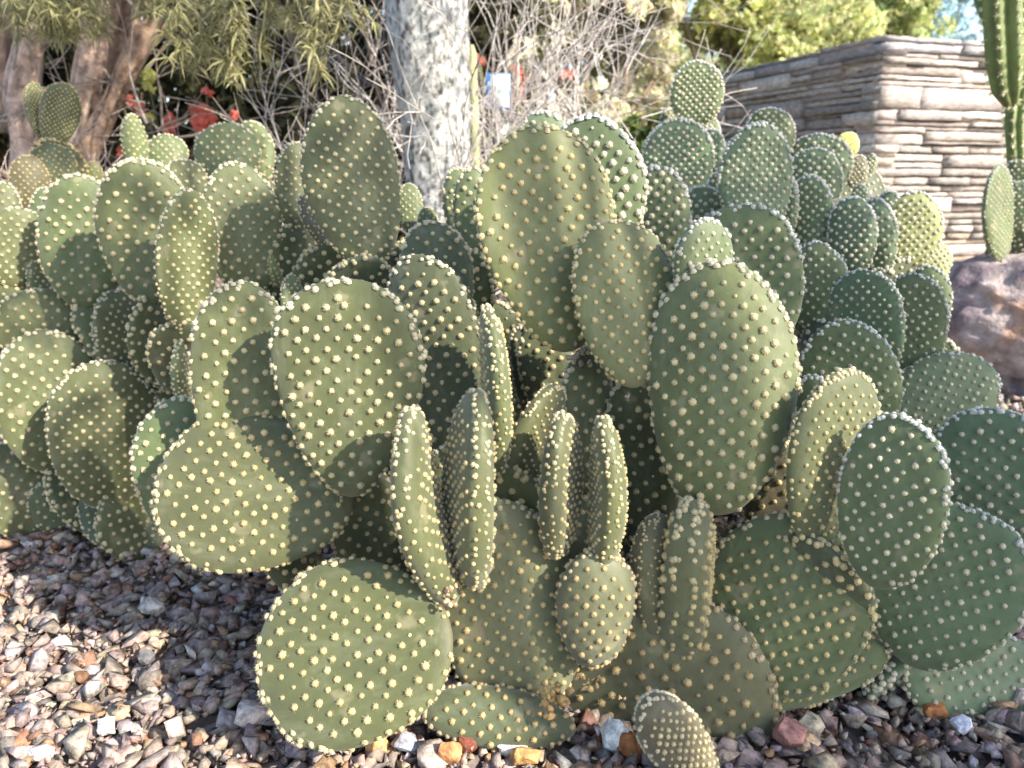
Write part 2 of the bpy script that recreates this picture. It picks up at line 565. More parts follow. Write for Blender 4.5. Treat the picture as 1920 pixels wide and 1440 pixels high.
def pad_mesh(L, W, T, k, a, rt, nsp, seed, lod=1, rim=1.0, bend=None, white=0.35, prow=0.53, blunt=1.55):
    """returns (V,Q) of the pad body, (V,T,col) of its tufts in the pad's own frame: x across, y base->tip, z front"""
    rng = np.random.default_rng(seed)
    a = a * .77
    Yt = np.linspace(-1, 1, 201)
    mx = np.max(np.sqrt(1 - Yt ** 2) * (1 + k * Yt))
    if bend is None:
        bend = (rng.uniform(-0.10, 0.12), rng.uniform(-0.08, 0.10))
    ph = rng.uniform(0, 6.28, 6)
    asym = rng.uniform(-0.05, 0.05)

    def pos(X, Y, side):
        r2 = np.clip(X * X + Y * Y, 0, 1)
        ang = np.arctan2(Y, X)
        wob = 1 + 0.014 * np.sin(3 * ang + ph[0]) + 0.010 * np.sin(5 * ang + ph[1])
        x = W / 2 * X * (1 + k * Y) / mx * wob + asym * W * (Y * Y - 0.3) * 0.5
        y = L / 2 + L / 2 * Y * wob
        h = np.sqrt(np.clip(1 - r2 ** blunt, 0, 1))
        thick = T / 2 * (1 - 0.10 * Y)
        z = side * thick * h
        z = z + bend[0] * W * (X * X) * 0.6 + bend[1] * L * (Y * Y) * 0.6
        z = z + 0.006 * L * (np.sin(2.3 * X + ph[2]) * np.sin(2.7 * Y + ph[3]) + 0.5 * np.sin(4.6 * X + ph[4]) * np.sin(4.1 * Y + ph[5]))
        return np.stack([x, y, z], -1)

    def nrm(X, Y, side):
        e = 1e-3
        p0 = pos(X, Y, side)
        dx = pos(X + e, Y, side) - pos(X - e, Y, side)
        dy = pos(X, Y + e, side) - pos(X, Y - e, side)
        n = np.cross(dx, dy) * np.asarray(side)[..., None]
        n /= np.linalg.norm(n, axis=-1, keepdims=True) + 1e-12
        return p0, n

    # ---- areole lattice
    Xs, Ys, Sd = [], [], []
    for side in (1, -1):
        rows = np.arange(-L * 0.6, L * 0.6, prow * a)
        oy = rng.uniform(0, a)
        for i, yy in enumerate(rows):
            cols = np.arange(-W * 0.7, W * 0.7, a) + (0.5 * a if i % 2 else 0) + 0.02 * a
            for xx in cols:
                x = xx + rng.normal(0, 0.05 * a); y = yy + oy + rng.normal(0, 0.05 * a)
                y += -0.10 * L * ((x / (W / 2)) ** 2) * (0.4 if side > 0 else 0.4)
                Yn = y / (L / 2)
                if abs(Yn) >= 1: continue
                Xn = x / (W / 2) * mx / max(1 + k * Yn, 0.2)
                if Xn * Xn + Yn * Yn < (0.86 if Yn > -.3 else 0.93) ** 2:
                    Xs.append(Xn); Ys.append(Yn); Sd.append(side)
    Xs = np.array(Xs); Ys = np.array(Ys); Sd = np.array(Sd, dtype=float)
    pin, nin = nrm(Xs, Ys, Sd)
    sin_ = rt * rng.uniform(0.76, 1.20, len(Xs)) * np.where(rng.random(len(Xs)) < .05, .55, 1.0)
    win = np.zeros(len(Xs))
    # ---- rim
    per = PI * (L + W) / 2
    m = int(per / (0.27 * a))
    pr, nr, sr, wr = [], [], [], []
    for j in range(m):
        t = 2 * PI * (j + rng.uniform(-0.45, 0.45)) / m
        if rng.random() < .12: continue
        Yr = math.sin(t)
        if Yr < -0.975: continue
        s_ = 1 if j % 2 else -1
        rr = rng.uniform(0.955, 0.999)
        p, n = nrm(np.array([rr * math.cos(t)]), np.array([rr * Yr]), float(s_))
        out = np.array([math.cos(t), Yr, 0.0])
        n = n[0] * 0.4 + out * 0.9
        n /= np.linalg.norm(n)
        pr.append(p[0]); nr.append(n)
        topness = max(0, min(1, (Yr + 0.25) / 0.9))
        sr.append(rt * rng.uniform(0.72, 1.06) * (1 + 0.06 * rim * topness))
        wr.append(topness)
        if topness > 0.3 and rng.random() < 0.8 * rim:      # doubled, crowded areoles along the growing edge
            t2 = t + rng.uniform(-0.6, 0.6) * 2 * PI / m
            rr = rng.uniform(0.93, 0.99)
            p, n = nrm(np.array([rr * math.cos(t2)]), np.array([rr * math.sin(t2)]), float(-s_ if rng.random() < .5 else s_))
            n = n[0] * 0.6 + np.array([math.cos(t2), math.sin(t2), 0]) * 0.7
            n /= np.linalg.norm(n)
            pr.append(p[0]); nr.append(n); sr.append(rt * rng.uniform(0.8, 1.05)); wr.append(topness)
    P_ = np.concatenate([pin, np.array(pr)]); N_ = np.concatenate([nin, np.array(nr)])
    S_ = np.concatenate([sin_, np.array(sr)]); W_ = np.concatenate([win, np.array(wr)])

    # ---- body
    seg, rings = (96, 30) if lod == 2 else ((72, 22) if lod == 1 else (40, 10))
    tt = np.linspace(0, PI / 2, rings + 1)[1:]
    rr = np.sin(tt)
    rr[-1] = 1.0
    ang = np.linspace(0, 2 * PI, seg, endpoint=False)
    V = []; Q = []; T3 = []
    idx = {}
    Vf = pos(np.outer(rr, np.cos(ang)), np.outer(rr, np.sin(ang)), 1.0).reshape(-1, 3)
    Vb = pos(np.outer(rr[:-1], np.cos(ang)), np.outer(rr[:-1], np.sin(ang)), -1.0).reshape(-1, 3)
    cf = pos(np.array([0.0]), np.array([0.0]), 1.0); cb = pos(np.array([0.0]), np.array([0.0]), -1.0)
    nf = len(Vf)
    V = np.concatenate([Vf, Vb, cf, cb])
    icf, icb = nf + len(Vb), nf + len(Vb) + 1
    j = np.arange(seg); j2 = (j + 1) % seg
    qs = []
    for i in range(rings - 1):
        qs.append(np.stack([i * seg + j, (i + 1) * seg + j, (i + 1) * seg + j2, i * seg + j2], 1))
        o1 = nf + i * seg
        o2 = nf + (i + 1) * seg if i + 1 < rings - 1 else (rings - 1) * seg
        qs.append(np.stack([o1 + j, o1 + j2, o2 + j2, o2 + j], 1))
    T3 = np.concatenate([np.stack([np.full(seg, icf), j, j2], 1), np.stack([np.full(seg, icb), nf + j2, nf + j], 1)])
    Q = np.concatenate(qs)
    # raised seats under the areoles
    if lod >= 1:
        sg = 0.34 * a
        for st in range(0, len(V), 2000):
            ch = V[st:st + 2000]
            d2 = ((ch[:, None, :] - pin[None]) ** 2).sum(-1)
            # nearest areole gives the bump
            jn = d2.argmin(1)
            g = np.exp(-d2[np.arange(len(ch)), jn] / (2 * sg * sg)) * 0.055 * a
            V[st:st + 2000] = ch + nin[jn] * g[:, None]
        P_[:len(pin)] += nin * 0.05 * a

    # ---- tufts
    temps = TT[nsp]
    n = len(P_)
    ref = rng.normal(size=(n, 3))
    t1 = np.cross(N_, ref); t1 /= np.linalg.norm(t1, axis=1, keepdims=True)
    t2 = np.cross(N_, t1)
    M = np.stack([t1, t2, N_], 2) * S_[:, None, None]
    cw = np.array([1.0, 0.92, 0.80])
    tone = rng.uniform(0.82, 1.12, n)
    TV, TF, TC, off = [], [], [], 0
    ti = rng.integers(0, len(temps), n)
    for q, (tv, tf, tc) in enumerate(temps):
        ix = np.where(ti == q)[0]
        if not len(ix): continue
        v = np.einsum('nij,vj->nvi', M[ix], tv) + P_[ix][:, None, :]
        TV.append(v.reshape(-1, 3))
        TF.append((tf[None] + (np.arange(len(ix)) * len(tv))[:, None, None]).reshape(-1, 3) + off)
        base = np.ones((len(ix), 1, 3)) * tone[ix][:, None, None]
        pale = (np.array([1.02, 1.12, 1.50])[None, None] - 1) * (W_[ix] * white * 2)[:, None, None] + 1  # bluish skylight painted into the rim bristles, rising towards the tip
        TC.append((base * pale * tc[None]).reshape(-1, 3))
        off += len(ix) * len(tv)
    return (V, [T3, Q]), (np.concatenate(TV), np.concatenate(TF), np.concatenate(TC))


GREEN = {'olive': (0.084, 0.096, 0.034), 'mid': (0.092, 0.122, 0.046), 'blue': (0.104, 0.150, 0.074),  # blue: cool tint of open shade mixed into the pad green
         'light': (0.104, 0.121, 0.043), 'old': (0.112, 0.118, 0.055), 'pale': (0.21, 0.23, 0.09), 'yellow': (0.72, 0.66, 0.16), 'brown': (0.095, 0.084, 0.042),  # pale: sunlight put into the green of brightly lit pads
         'dark': (0.064, 0.080, 0.034)}  # dark: shade put into the green, mostly for pads lying in shadow
TUFTC = {'gold': (0.84, 0.74, 0.47), 'cream': (0.84, 0.77, 0.56), 'white': (0.84, 0.82, 0.74), 'old': (0.78, 0.64, 0.40)}

PADS = []


class Plant:
    def __init__(s, label, root, name='prickly_pear_cactus', group='prickly pear cacti'):
        s.root = thing(name, label, 'cactus', root, group)
        s.r = Vector(root)
        s.supp = []
        s.tips = []

    def add_local(s, B, T_, W, thick, yaw, k, a, rt, nsp, lod, green, tuft, rim, cup, white, face=None, blunt=1.55):
        u = (T_ - B)
        L = u.length
        u.normalize()
        Cn = (B + T_) / 2
        v = (Vector((0, 0, CAMZ)) - Cn).normalized() if face is None else face
        n0 = (v - u * v.dot(u)).normalized()
        x0 = u.cross(n0)
        cy, sy = math.cos(yaw), math.sin(yaw)
        n = n0 * cy + x0 * sy
        xa = u.cross(n)
        seed = rand_pad_seed(B.x, B.y, B.z, L, W)
        body, tf = pad_mesh(L, W, thick, k, a, rt, nsp, seed, lod, rim, cup, white, .54, blunt)
        M = np.array([[xa.x, u.x, n.x], [xa.y, u.y, n.y], [xa.z, u.z, n.z]])
        o = mesh_np('pad', body[0], body[1], M_PAD, s.root, True)
        from mathutils import Matrix
        mw = Matrix(((xa.x, u.x, n.x, B.x - s.r.x), (xa.y, u.y, n.y, B.y - s.r.y), (xa.z, u.z, n.z, B.z - s.r.z), (0, 0, 0, 1)))
        o.matrix_local = mw
        rg = random.Random(seed)
        g = GREEN[green]
        q = rg.uniform(0.88, 1.12)
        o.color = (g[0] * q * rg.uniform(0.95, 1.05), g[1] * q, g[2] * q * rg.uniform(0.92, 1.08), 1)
        t = mesh_np('glochid_tufts', tf[0], tf[1], M_TUFT, o, False, tf[2])
        t['kind'] = 'stuff'
        c = TUFTC[tuft]
        t.color = (*c, 1)
        return o

    def pad(s, tx, ty, bx, by, w, Y, yaw=0, lean=0.0, k=0.16, a=0.025, green='olive', tuft='cream', supp=True,
            thick=0.020, nsp=20, lod=1, rim=1.0, cup=None, ratio=0.72, white=0.34, rt=None, blunt=None):
        B, tb = at(bx, by, Y)
        T_, tt = at(tx, ty, Y + lean)
        t = (tb + tt) / 2
        L = (T_ - B).length
        if rt is None:
            rt = 0.150 * a
        ww = w * t / FPX - 1.6 * rt
        ya = math.radians(yaw)
        if abs(yaw) < 62:
            W = math.sqrt(max(ww * ww - (thick * math.sin(ya)) ** 2, (0.3 * ww) ** 2)) / math.cos(ya)
        else:
            W = ratio * L
        if abs(yaw) >= 62:
            if blunt is None: blunt = 2.6
        if blunt is None: blunt = 1.55
        u = (T_ - B).normalized()
        T2 = T_ - u * rt * 1.0
        s.add_local(B, T2, W, thick, ya, k, a, rt, nsp, lod, green, tuft, rim, cup, white, None, blunt)
        s.tips.append((B + T2) / 2)
        if supp:
            s.supp.append((B, u, green, tuft, a, W))

    def grow_supports(s, nmax=60):
        """older pads underneath that carry the visible ones down to the ground"""
        rg = random.Random(5)
        ends = []
        cnt = 0
        q = list(s.supp)
        q.sort(key=lambda e: e[0].z)
        for B, u, green, tuft, a, W in q:
            B = B.copy()
            guard = 0
            while B.z > 0.03 and guard < 4 and cnt < nmax:
                guard += 1
                near = [e for e in ends if (e - B).length < 0.065]
                if near:
                    break
                toroot = Vector((s.r.x - B.x, s.r.y - B.y, 0))
                if toroot.length > 0.2: toroot *= 0.2 / toroot.length
                drop = min(B.z + 0.015, rg.uniform(0.11, 0.15))
                nb = B + Vector((toroot.x * 0.35 + rg.uniform(-.02, .02), toroot.y * 0.35 + rg.uniform(0.0, .03), -drop))
                top = B + (B - nb).normalized() * 0.018
                s.add_local(nb, top, rg.uniform(0.085, 0.11), 0.026, math.radians(rg.uniform(-50, 50)), 0.1, max(a, .024), 0.004, 12, 0,
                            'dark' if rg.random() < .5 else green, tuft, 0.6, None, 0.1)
                ends.append(B.copy()); ends.append((B + nb) / 2)
                cnt += 1
                B = nb


# ---- centre plant
F = Plant('large central prickly pear with big round pads and several narrow edge on pads', (0.11, 0.70, 0))
f = F.pad
f(1000, 230, 1062, 660, 264, .80, 18, .06, .20, .0245, 'light', 'gold', False, nsp=44, lod=2, cup=(.03, .02))
f(1160, 410, 1186, 728, 202, .752, 24, .06, .22, .0205, 'light', 'gold', False, nsp=44, lod=2, cup=(.02, .04))
f(1352, 478, 1345, 968, 290, .690, -2, .07, .10, .0235, 'light', 'cream', False, nsp=44, lod=2, rim=1.3, rt=.0039, thick=.030, cup=(-.16, -.03))
f(648, 513, 660, 928, 288, .715, -10, .02, .30, .0235, 'olive', 'cream', False, nsp=44, lod=2, cup=(.03, .03))
f(455, 523, 465, 930, 205, .765, -6, .03, .18, .0240, 'olive', 'cream', True, nsp=34, lod=2, cup=(.04, .03))
f(785, 470, 850, 915, 190, .80, -26, .05, .16, .0230, 'dark', 'cream', True, nsp=34, lod=2)
f(287, 900, 662, 945, 312, .74, 3, .0, .16, .0232, 'olive', 'gold', False, nsp=44, lod=2, rim=1.2, cup=(.02, .02))
f(318, 745, 400, 1050, 200, .80, -6, .02, .14, .0225, 'mid', 'cream', False, nsp=34, lod=1)
f(748, 760, 830, 1135, 100, .655, 74, .01, .04, .0165, 'olive', 'gold', False, nsp=44, lod=2, rim=1.5, ratio=.46, thick=.030)
f(884, 728, 878, 1105, 98, .660, -73, .01, .04, .0160, 'olive', 'gold', False, nsp=44, lod=2, rim=1.6, ratio=.50, thick=.029)
f(922, 566, 938, 905, 56, .74, -84, .02, .04, .0150, 'olive', 'gold', True, nsp=34, lod=1, rim=1.6, ratio=.45, thick=.022)
f(1035, 713, 955, 985, 95, .75, 52, .02, .06, .0140, 'olive', 'gold', True, nsp=34, lod=1, rim=1.6, thick=.024, blunt=2.2)
f(1054, 768, 1043, 1048, 75, .69, 72, .01, .02, .0150, 'olive', 'gold', False, nsp=44, lod=2, rim=1.7, ratio=.50, thick=.024)
f(1146, 776, 1138, 1066, 64, .68, -78, .01, .02, .0145, 'olive', 'gold', False, nsp=44, lod=2, rim=1.7, ratio=.50, thick=.024)
f(1125, 1025, 1110, 1250, 156, .665, 10, .0, .06, .0200, 'old', 'old', False, nsp=44, lod=2, rim=.6, thick=.030, blunt=2.0)
f(925, 930, 990, 1340, 276, .680, 4, .02, -.06, .0215, 'old', 'gold', False, nsp=44, lod=2, rim=.6, thick=.03, cup=(-.02, .02))
f(478, 1250, 852, 1190, 352, .628, 4, .0, .14, .0235, 'olive', 'gold', False, nsp=44, lod=2, rim=1.4, cup=(.02, .03))
f(785, 1325, 1075, 1365, 120, .650, 0, .0, .05, .0200, 'dark', 'old', False, nsp=44, lod=1, rim=.5, thick=.04)
f(1250, 1110, 1215, 1510, 460, .685, 0, .0, .0, .029, 'old', 'old', False, nsp=44, lod=2, rim=.6, thick=.04, rt=.0042, cup=(-.05, 0))
f(1205, 1306, 1330, 1470, 122, .605, 8, -.02, .04, .0115, 'brown', 'cream', False, nsp=44, lod=2, rim=.8, thick=.034, rt=.0024, blunt=1.8)
f(1300, 930, 1276, 1235, 95, .680, 84, .0, .02, .0150, 'old', 'gold', False, nsp=44, lod=2, rim=1.4, ratio=.34, thick=.040, rt=.0036, blunt=3.4)
f(1222, 960, 1262, 1245, 125, .700, 35, .0, .02, .0120, 'old', 'old', False, nsp=34, lod=2, rim=1.6, thick=.04, blunt=2.0)
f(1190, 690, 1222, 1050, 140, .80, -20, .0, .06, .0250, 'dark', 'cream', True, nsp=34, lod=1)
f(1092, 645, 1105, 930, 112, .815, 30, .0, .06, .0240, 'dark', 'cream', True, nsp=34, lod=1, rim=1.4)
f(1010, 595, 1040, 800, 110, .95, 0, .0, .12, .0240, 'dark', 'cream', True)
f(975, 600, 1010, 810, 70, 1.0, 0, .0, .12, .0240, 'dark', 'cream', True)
f(935, 560, 960, 900, 130, 1.12, 10, .0, .12, .0240, 'dark', 'cream', True)  # added dark pad filling a gap that holds only shade
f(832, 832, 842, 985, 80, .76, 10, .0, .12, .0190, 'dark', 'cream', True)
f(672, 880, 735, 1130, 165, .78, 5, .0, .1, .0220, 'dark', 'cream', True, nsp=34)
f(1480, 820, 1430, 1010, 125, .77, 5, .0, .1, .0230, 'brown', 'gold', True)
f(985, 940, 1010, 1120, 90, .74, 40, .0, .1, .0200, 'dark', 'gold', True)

# ---- right plant
P_R = Plant('prickly pear on the right with broad deep green pads reaching the gravel', (0.50, 0.86, 0))
r = P_R.pad
r(1535, 972, 1395, 1300, 320, .69, 3, .0, .10, .0220, 'mid', 'gold', False, nsp=34, lod=2, rim=.7, thick=.028)
r(1672, 1222, 1310, 1300, 130, .695, 0, .0, .0, .0230, 'mid', 'gold', False, nsp=34, lod=1, rim=.7, thick=.035)
r(1600, 686, 1528, 1024, 155, .68, 44, .01, .12, .0165, 'olive', 'gold', True, nsp=34, lod=2, rim=1.3)
r(1695, 772, 1650, 1106, 200, .625, -16, .02, .14, .0190, 'mid', 'white', False, nsp=34, lod=2, rim=1.4, cup=(.08, .02))
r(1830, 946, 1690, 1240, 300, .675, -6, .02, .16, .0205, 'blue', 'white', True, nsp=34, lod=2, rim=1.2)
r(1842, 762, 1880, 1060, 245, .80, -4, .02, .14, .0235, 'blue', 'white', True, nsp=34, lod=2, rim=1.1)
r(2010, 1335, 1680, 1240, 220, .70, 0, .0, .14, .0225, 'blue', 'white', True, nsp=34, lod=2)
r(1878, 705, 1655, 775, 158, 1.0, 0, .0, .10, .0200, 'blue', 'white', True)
r(1568, 597, 1625, 865, 180, .90, 4, .02, .14, .0205, 'mid', 'white', True, nsp=34)
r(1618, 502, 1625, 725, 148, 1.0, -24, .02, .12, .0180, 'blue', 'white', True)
r(1715, 510, 1690, 735, 140, 1.05, -4, .02, .14, .0185, 'mid', 'white', True)
r(1735, 496, 1735, 645, 95, 1.14, -10, .02, .14, .0185, 'mid', 'white', True)
r(1525, 449, 1535, 625, 112, 1.05, -14, .02, .12, .0185, 'mid', 'white', True)
r(1382, 379, 1400, 690, 232, .92, 0, .03, .14, .0240, 'mid', 'white', True, nsp=34, lod=2)
r(1328, 406, 1302, 570, 112, .79, 42, .0, .10, .0165, 'mid', 'white', True, nsp=34, rim=1.4)
r(1522, 698, 1540, 880, 90, .86, -10, .0, .12, .0200, 'mid', 'white', True)
r(1640, 775, 1640, 960, 110, .80, 30, .0, .12, .0180, 'mid', 'white', True)

# ---- plant behind on the right
P_B = Plant('blue green prickly pear of many small crowded pads in front of the slate wall', (0.42, 1.32, 0))
b = P_B.pad
for row in [
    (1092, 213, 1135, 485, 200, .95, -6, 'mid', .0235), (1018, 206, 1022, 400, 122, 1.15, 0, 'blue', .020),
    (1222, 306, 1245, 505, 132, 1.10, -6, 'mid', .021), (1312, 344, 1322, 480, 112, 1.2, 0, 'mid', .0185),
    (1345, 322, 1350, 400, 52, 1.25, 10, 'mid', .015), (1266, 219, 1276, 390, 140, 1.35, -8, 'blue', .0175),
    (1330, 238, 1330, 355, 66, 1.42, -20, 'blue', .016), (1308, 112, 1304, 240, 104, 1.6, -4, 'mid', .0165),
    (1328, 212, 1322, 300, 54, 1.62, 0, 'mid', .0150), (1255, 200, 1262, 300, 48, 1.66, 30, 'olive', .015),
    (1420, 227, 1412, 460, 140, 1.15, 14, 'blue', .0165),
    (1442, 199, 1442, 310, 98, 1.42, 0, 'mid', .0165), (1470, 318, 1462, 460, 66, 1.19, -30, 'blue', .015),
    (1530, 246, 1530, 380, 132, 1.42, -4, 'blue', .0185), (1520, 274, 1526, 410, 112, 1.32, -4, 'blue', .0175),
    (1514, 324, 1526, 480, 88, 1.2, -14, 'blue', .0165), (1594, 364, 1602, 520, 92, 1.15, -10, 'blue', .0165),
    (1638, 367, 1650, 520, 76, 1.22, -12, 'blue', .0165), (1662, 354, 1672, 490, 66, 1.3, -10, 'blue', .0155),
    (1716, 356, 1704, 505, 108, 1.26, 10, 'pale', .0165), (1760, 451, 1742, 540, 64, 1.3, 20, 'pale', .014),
    (1612, 288, 1600, 360, 42, 1.52, 10, 'brown', .012), (1586, 246, 1592, 296, 44, 1.54, 0, 'yellow', .009),
    (1612, 345, 1612, 400, 34, 1.34, 0, 'blue', .012), (1637, 288, 1630, 330, 22, 1.62, 0, 'mid', .012)]:
    tx, ty, bx, by, w_, Y, yw, g, a_ = row
    b(tx, ty, bx, by, w_, Y, yw, .02, .06 if g != 'yellow' else 0.0, a_, g, 'white', g not in ('yellow',), nsp=20, lod=1,
      rim=1.1 if g != 'yellow' else .2, cup=None, thick=.02 if w_ > 60 else .014, rt=(.0016 if g == 'yellow' else a_ * .20))

# ---- left plant
P_L = Plant('olive green prickly pear filling the left half behind the gravel with a tall oval pad', (-0.42, 1.16, 0))
l = P_L.pad
for row in [
    (634, 179, 692, 500, 188, .98, 8, 'olive', .0205, .10), (556, 264, 552, 440, 84, 1.14, 28, 'olive', .017, .1),
    (568, 361, 625, 475, 54, 1.08, 50, 'brown', .012, .1), (440, 301, 470, 560, 150, 1.10, 4, 'olive', .0225, .14),
    (262, 292, 280, 570, 172, 1.08, -4, 'olive', .0265, .16), (354, 351, 343, 624, 114, 1.0, 36, 'olive', .0185, .08),
    (150, 324, 160, 580, 160, 1.18, -6, 'mid', .026, .1), (546, 417, 560, 550, 100, 1.16, -4, 'olive', .021, .14),
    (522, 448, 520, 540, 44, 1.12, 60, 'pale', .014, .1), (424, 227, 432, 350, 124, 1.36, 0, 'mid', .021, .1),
    (466, 224, 490, 350, 76, 1.42, -10, 'mid', .021, .1), (346, 296, 350, 380, 84, 1.3, 0, 'olive', .021, .1),
    (248, 211, 256, 320, 50, 1.48, 40, 'mid', .018, .0), (312, 249, 315, 330, 78, 1.54, 0, 'mid', .018, .1),
    (92, 534, 92, 700, 182, 1.18, 0, 'olive', .024, .14), (84, 477, 104, 590, 84, 1.24, 38, 'mid', .016, .06),
    (215, 539, 272, 790, 122, 1.14, 32, 'olive', .0195, .1), (78, 616, 108, 890, 192, 1.10, -2, 'olive', .0265, .14),
    (195, 674, 200, 958, 204, 1.04, 0, 'olive', .0215, .14), (-5, 825, 62, 1010, 146, 1.12, 0, 'olive', .026, .1),
    (342, 617, 345, 770, 42, 1.0, 76, 'mid', .0155, .05), (546, 512, 552, 620, 46, 1.02, 50, 'mid', .013, .0),
    (655, 439, 662, 560, 92, 1.18, 0, 'mid', .0165, .1), (798, 412, 845, 610, 142, .93, 6, 'dark', .0225, .14),
    (858, 309, 872, 470, 72, 1.14, 6, 'mid', .019, .1), (884, 311, 888, 490, 80, 1.06, -4, 'mid', .022, .1),
    (766, 342, 772, 440, 52, 1.24, 0, 'mid', .014, .1), (802, 387, 802, 460, 44, 1.2, 0, 'mid', .013, .1),
    (42, 387, 24, 540, 118, 1.22, 4, 'olive', .019, .1), (92, 346, 80, 470, 62, 1.28, -6, 'mid', .020, .1),
    (8, 339, 8, 450, 60, 1.34, 0, 'olive', .020, .1), (155, 925, 300, 1030, 118, 1.06, 0, 'dark', .018, .1),
    (262, 560, 295, 760, 96, 1.2, 10, 'dark', .020, .1), (0, 527, 0, 660, 76, 1.26, 0, 'mid', .022, .1),
    (120, 880, 130, 1010, 130, 1.14, 0, 'dark', .022, .1)]:
    tx, ty, bx, by, w_, Y, yw, g, a_, k_ = row
    near = w_ > 110
    l(tx, ty, bx, by, w_, Y, yw, .02, k_, a_, g, 'cream', True, nsp=34 if near else 20, lod=2 if near else 1, rim=1.1,
      thick=.02 if w_ > 60 else .015)

# ---- small plant at far left
P_S = Plant('small dull olive prickly pear with a pair of rabbit ear pads before the brown tree', (-0.98, 1.72, 0))
s_ = P_S.pad
for row in [(124, 152, 100, 275, 72, 1.66, -4, 'dark', .0115), (56, 152, 90, 275, 44, 1.68, 44, 'dark', .0100),
            (84, 267, 112, 360, 90, 1.64, 0, 'dark', .0165), (52, 287, 62, 410, 72, 1.6, 0, 'brown', .0165),
            (176, 300, 172, 370, 38, 1.72, 0, 'olive', .0150)]:
    tx, ty, bx, by, w_, Y, yw, g, a_ = row
    s_(tx, ty, bx, by, w_, Y, yw, .0, .08, a_, g, 'old', True, nsp=12, lod=1, rim=.6, thick=.018, white=.1)

# ---- plant at the right edge
P_E = Plant('pale edged prickly pear at the right edge below the ribbed columnar cactus', (1.32, 2.28, 0))
e = P_E.pad
for row in [(1866, 308, 1868, 492, 54, 2.1, 58, 'mid', .020), (1908, 298, 1900, 420, 78, 2.2, 4, 'mid', .022),
            (1918, 335, 1905, 440, 70, 2.12, 0, 'blue', .022), (1895, 420, 1885, 500, 40, 2.2, 30, 'mid', .02),
            (1960, 300, 1930, 430, 90, 2.3, 0, 'mid', .022)]:
    tx, ty, bx, by, w_, Y, yw, g, a_ = row
    e(tx, ty, bx, by, w_, Y, yw, .0, .08, a_, g, 'white', True, nsp=12, lod=1, rim=1.2, thick=.03)

F.grow_supports(40)
P_R.grow_supports(45)
P_B.grow_supports(60)
P_L.grow_supports(60)
P_S.grow_supports(12)
P_E.grow_supports(14)


# cork and dried scars at the old joints of the centre and right plants
def cork(plant, px, py, Y, rpx, n, col, seed, sub=False):
    rng = random.Random(seed)
    p, t = at(px, py, Y)
    mb = MB()
    tv, tt_ = hull_template(rng, 16)
    for _ in range(n):
        q = Vector((rng.gauss(0, .5), rng.gauss(0, .3), rng.gauss(0, .5))) * rpx * t / FPX
        s = rng.uniform(.25, .5) * rpx * t / FPX * (0.8 if n > 8 else 1.1)
        Rm = rot_mats(np.random.default_rng(rng.randint(0, 9999)), 1, 1.5)[0]
        mb.add((tv @ Rm.T) * s * np.array([1, .8, 1.1]) + np.array((p + q - plant.r)[:]), tt_, None, np.array(col) * rng.uniform(.7, 1.25))
    mb.build('cork_scar', M_CORK, plant.root, False)


cork(F, 848, 1122, .628, 26, 12, (.50, .36, .22), 1)
cork(F, 1040, 1318, .628, 34, 22, (.50, .33, .14), 2)
cork(F, 1100, 1275, .632, 24, 12, (.48, .33, .15), 3)
cork(F, 1160, 1310, .652, 14, 4, (.42, .27, .14), 4)
cork(P_R, 1620, 1155, .665, 26, 10, (.46, .36, .27), 5)
cork(F, 640, 930, .715, 14, 5, (.30, .25, .15), 8)
cork(F, 1180, 740, .745, 12, 5, (.36, .30, .22), 9)
cork(F, 1085, 668, .79, 20, 8, (.36, .30, .24), 6)
cork(P_R, 1570, 1030, .67, 18, 6, (.46, .36, .27), 7)


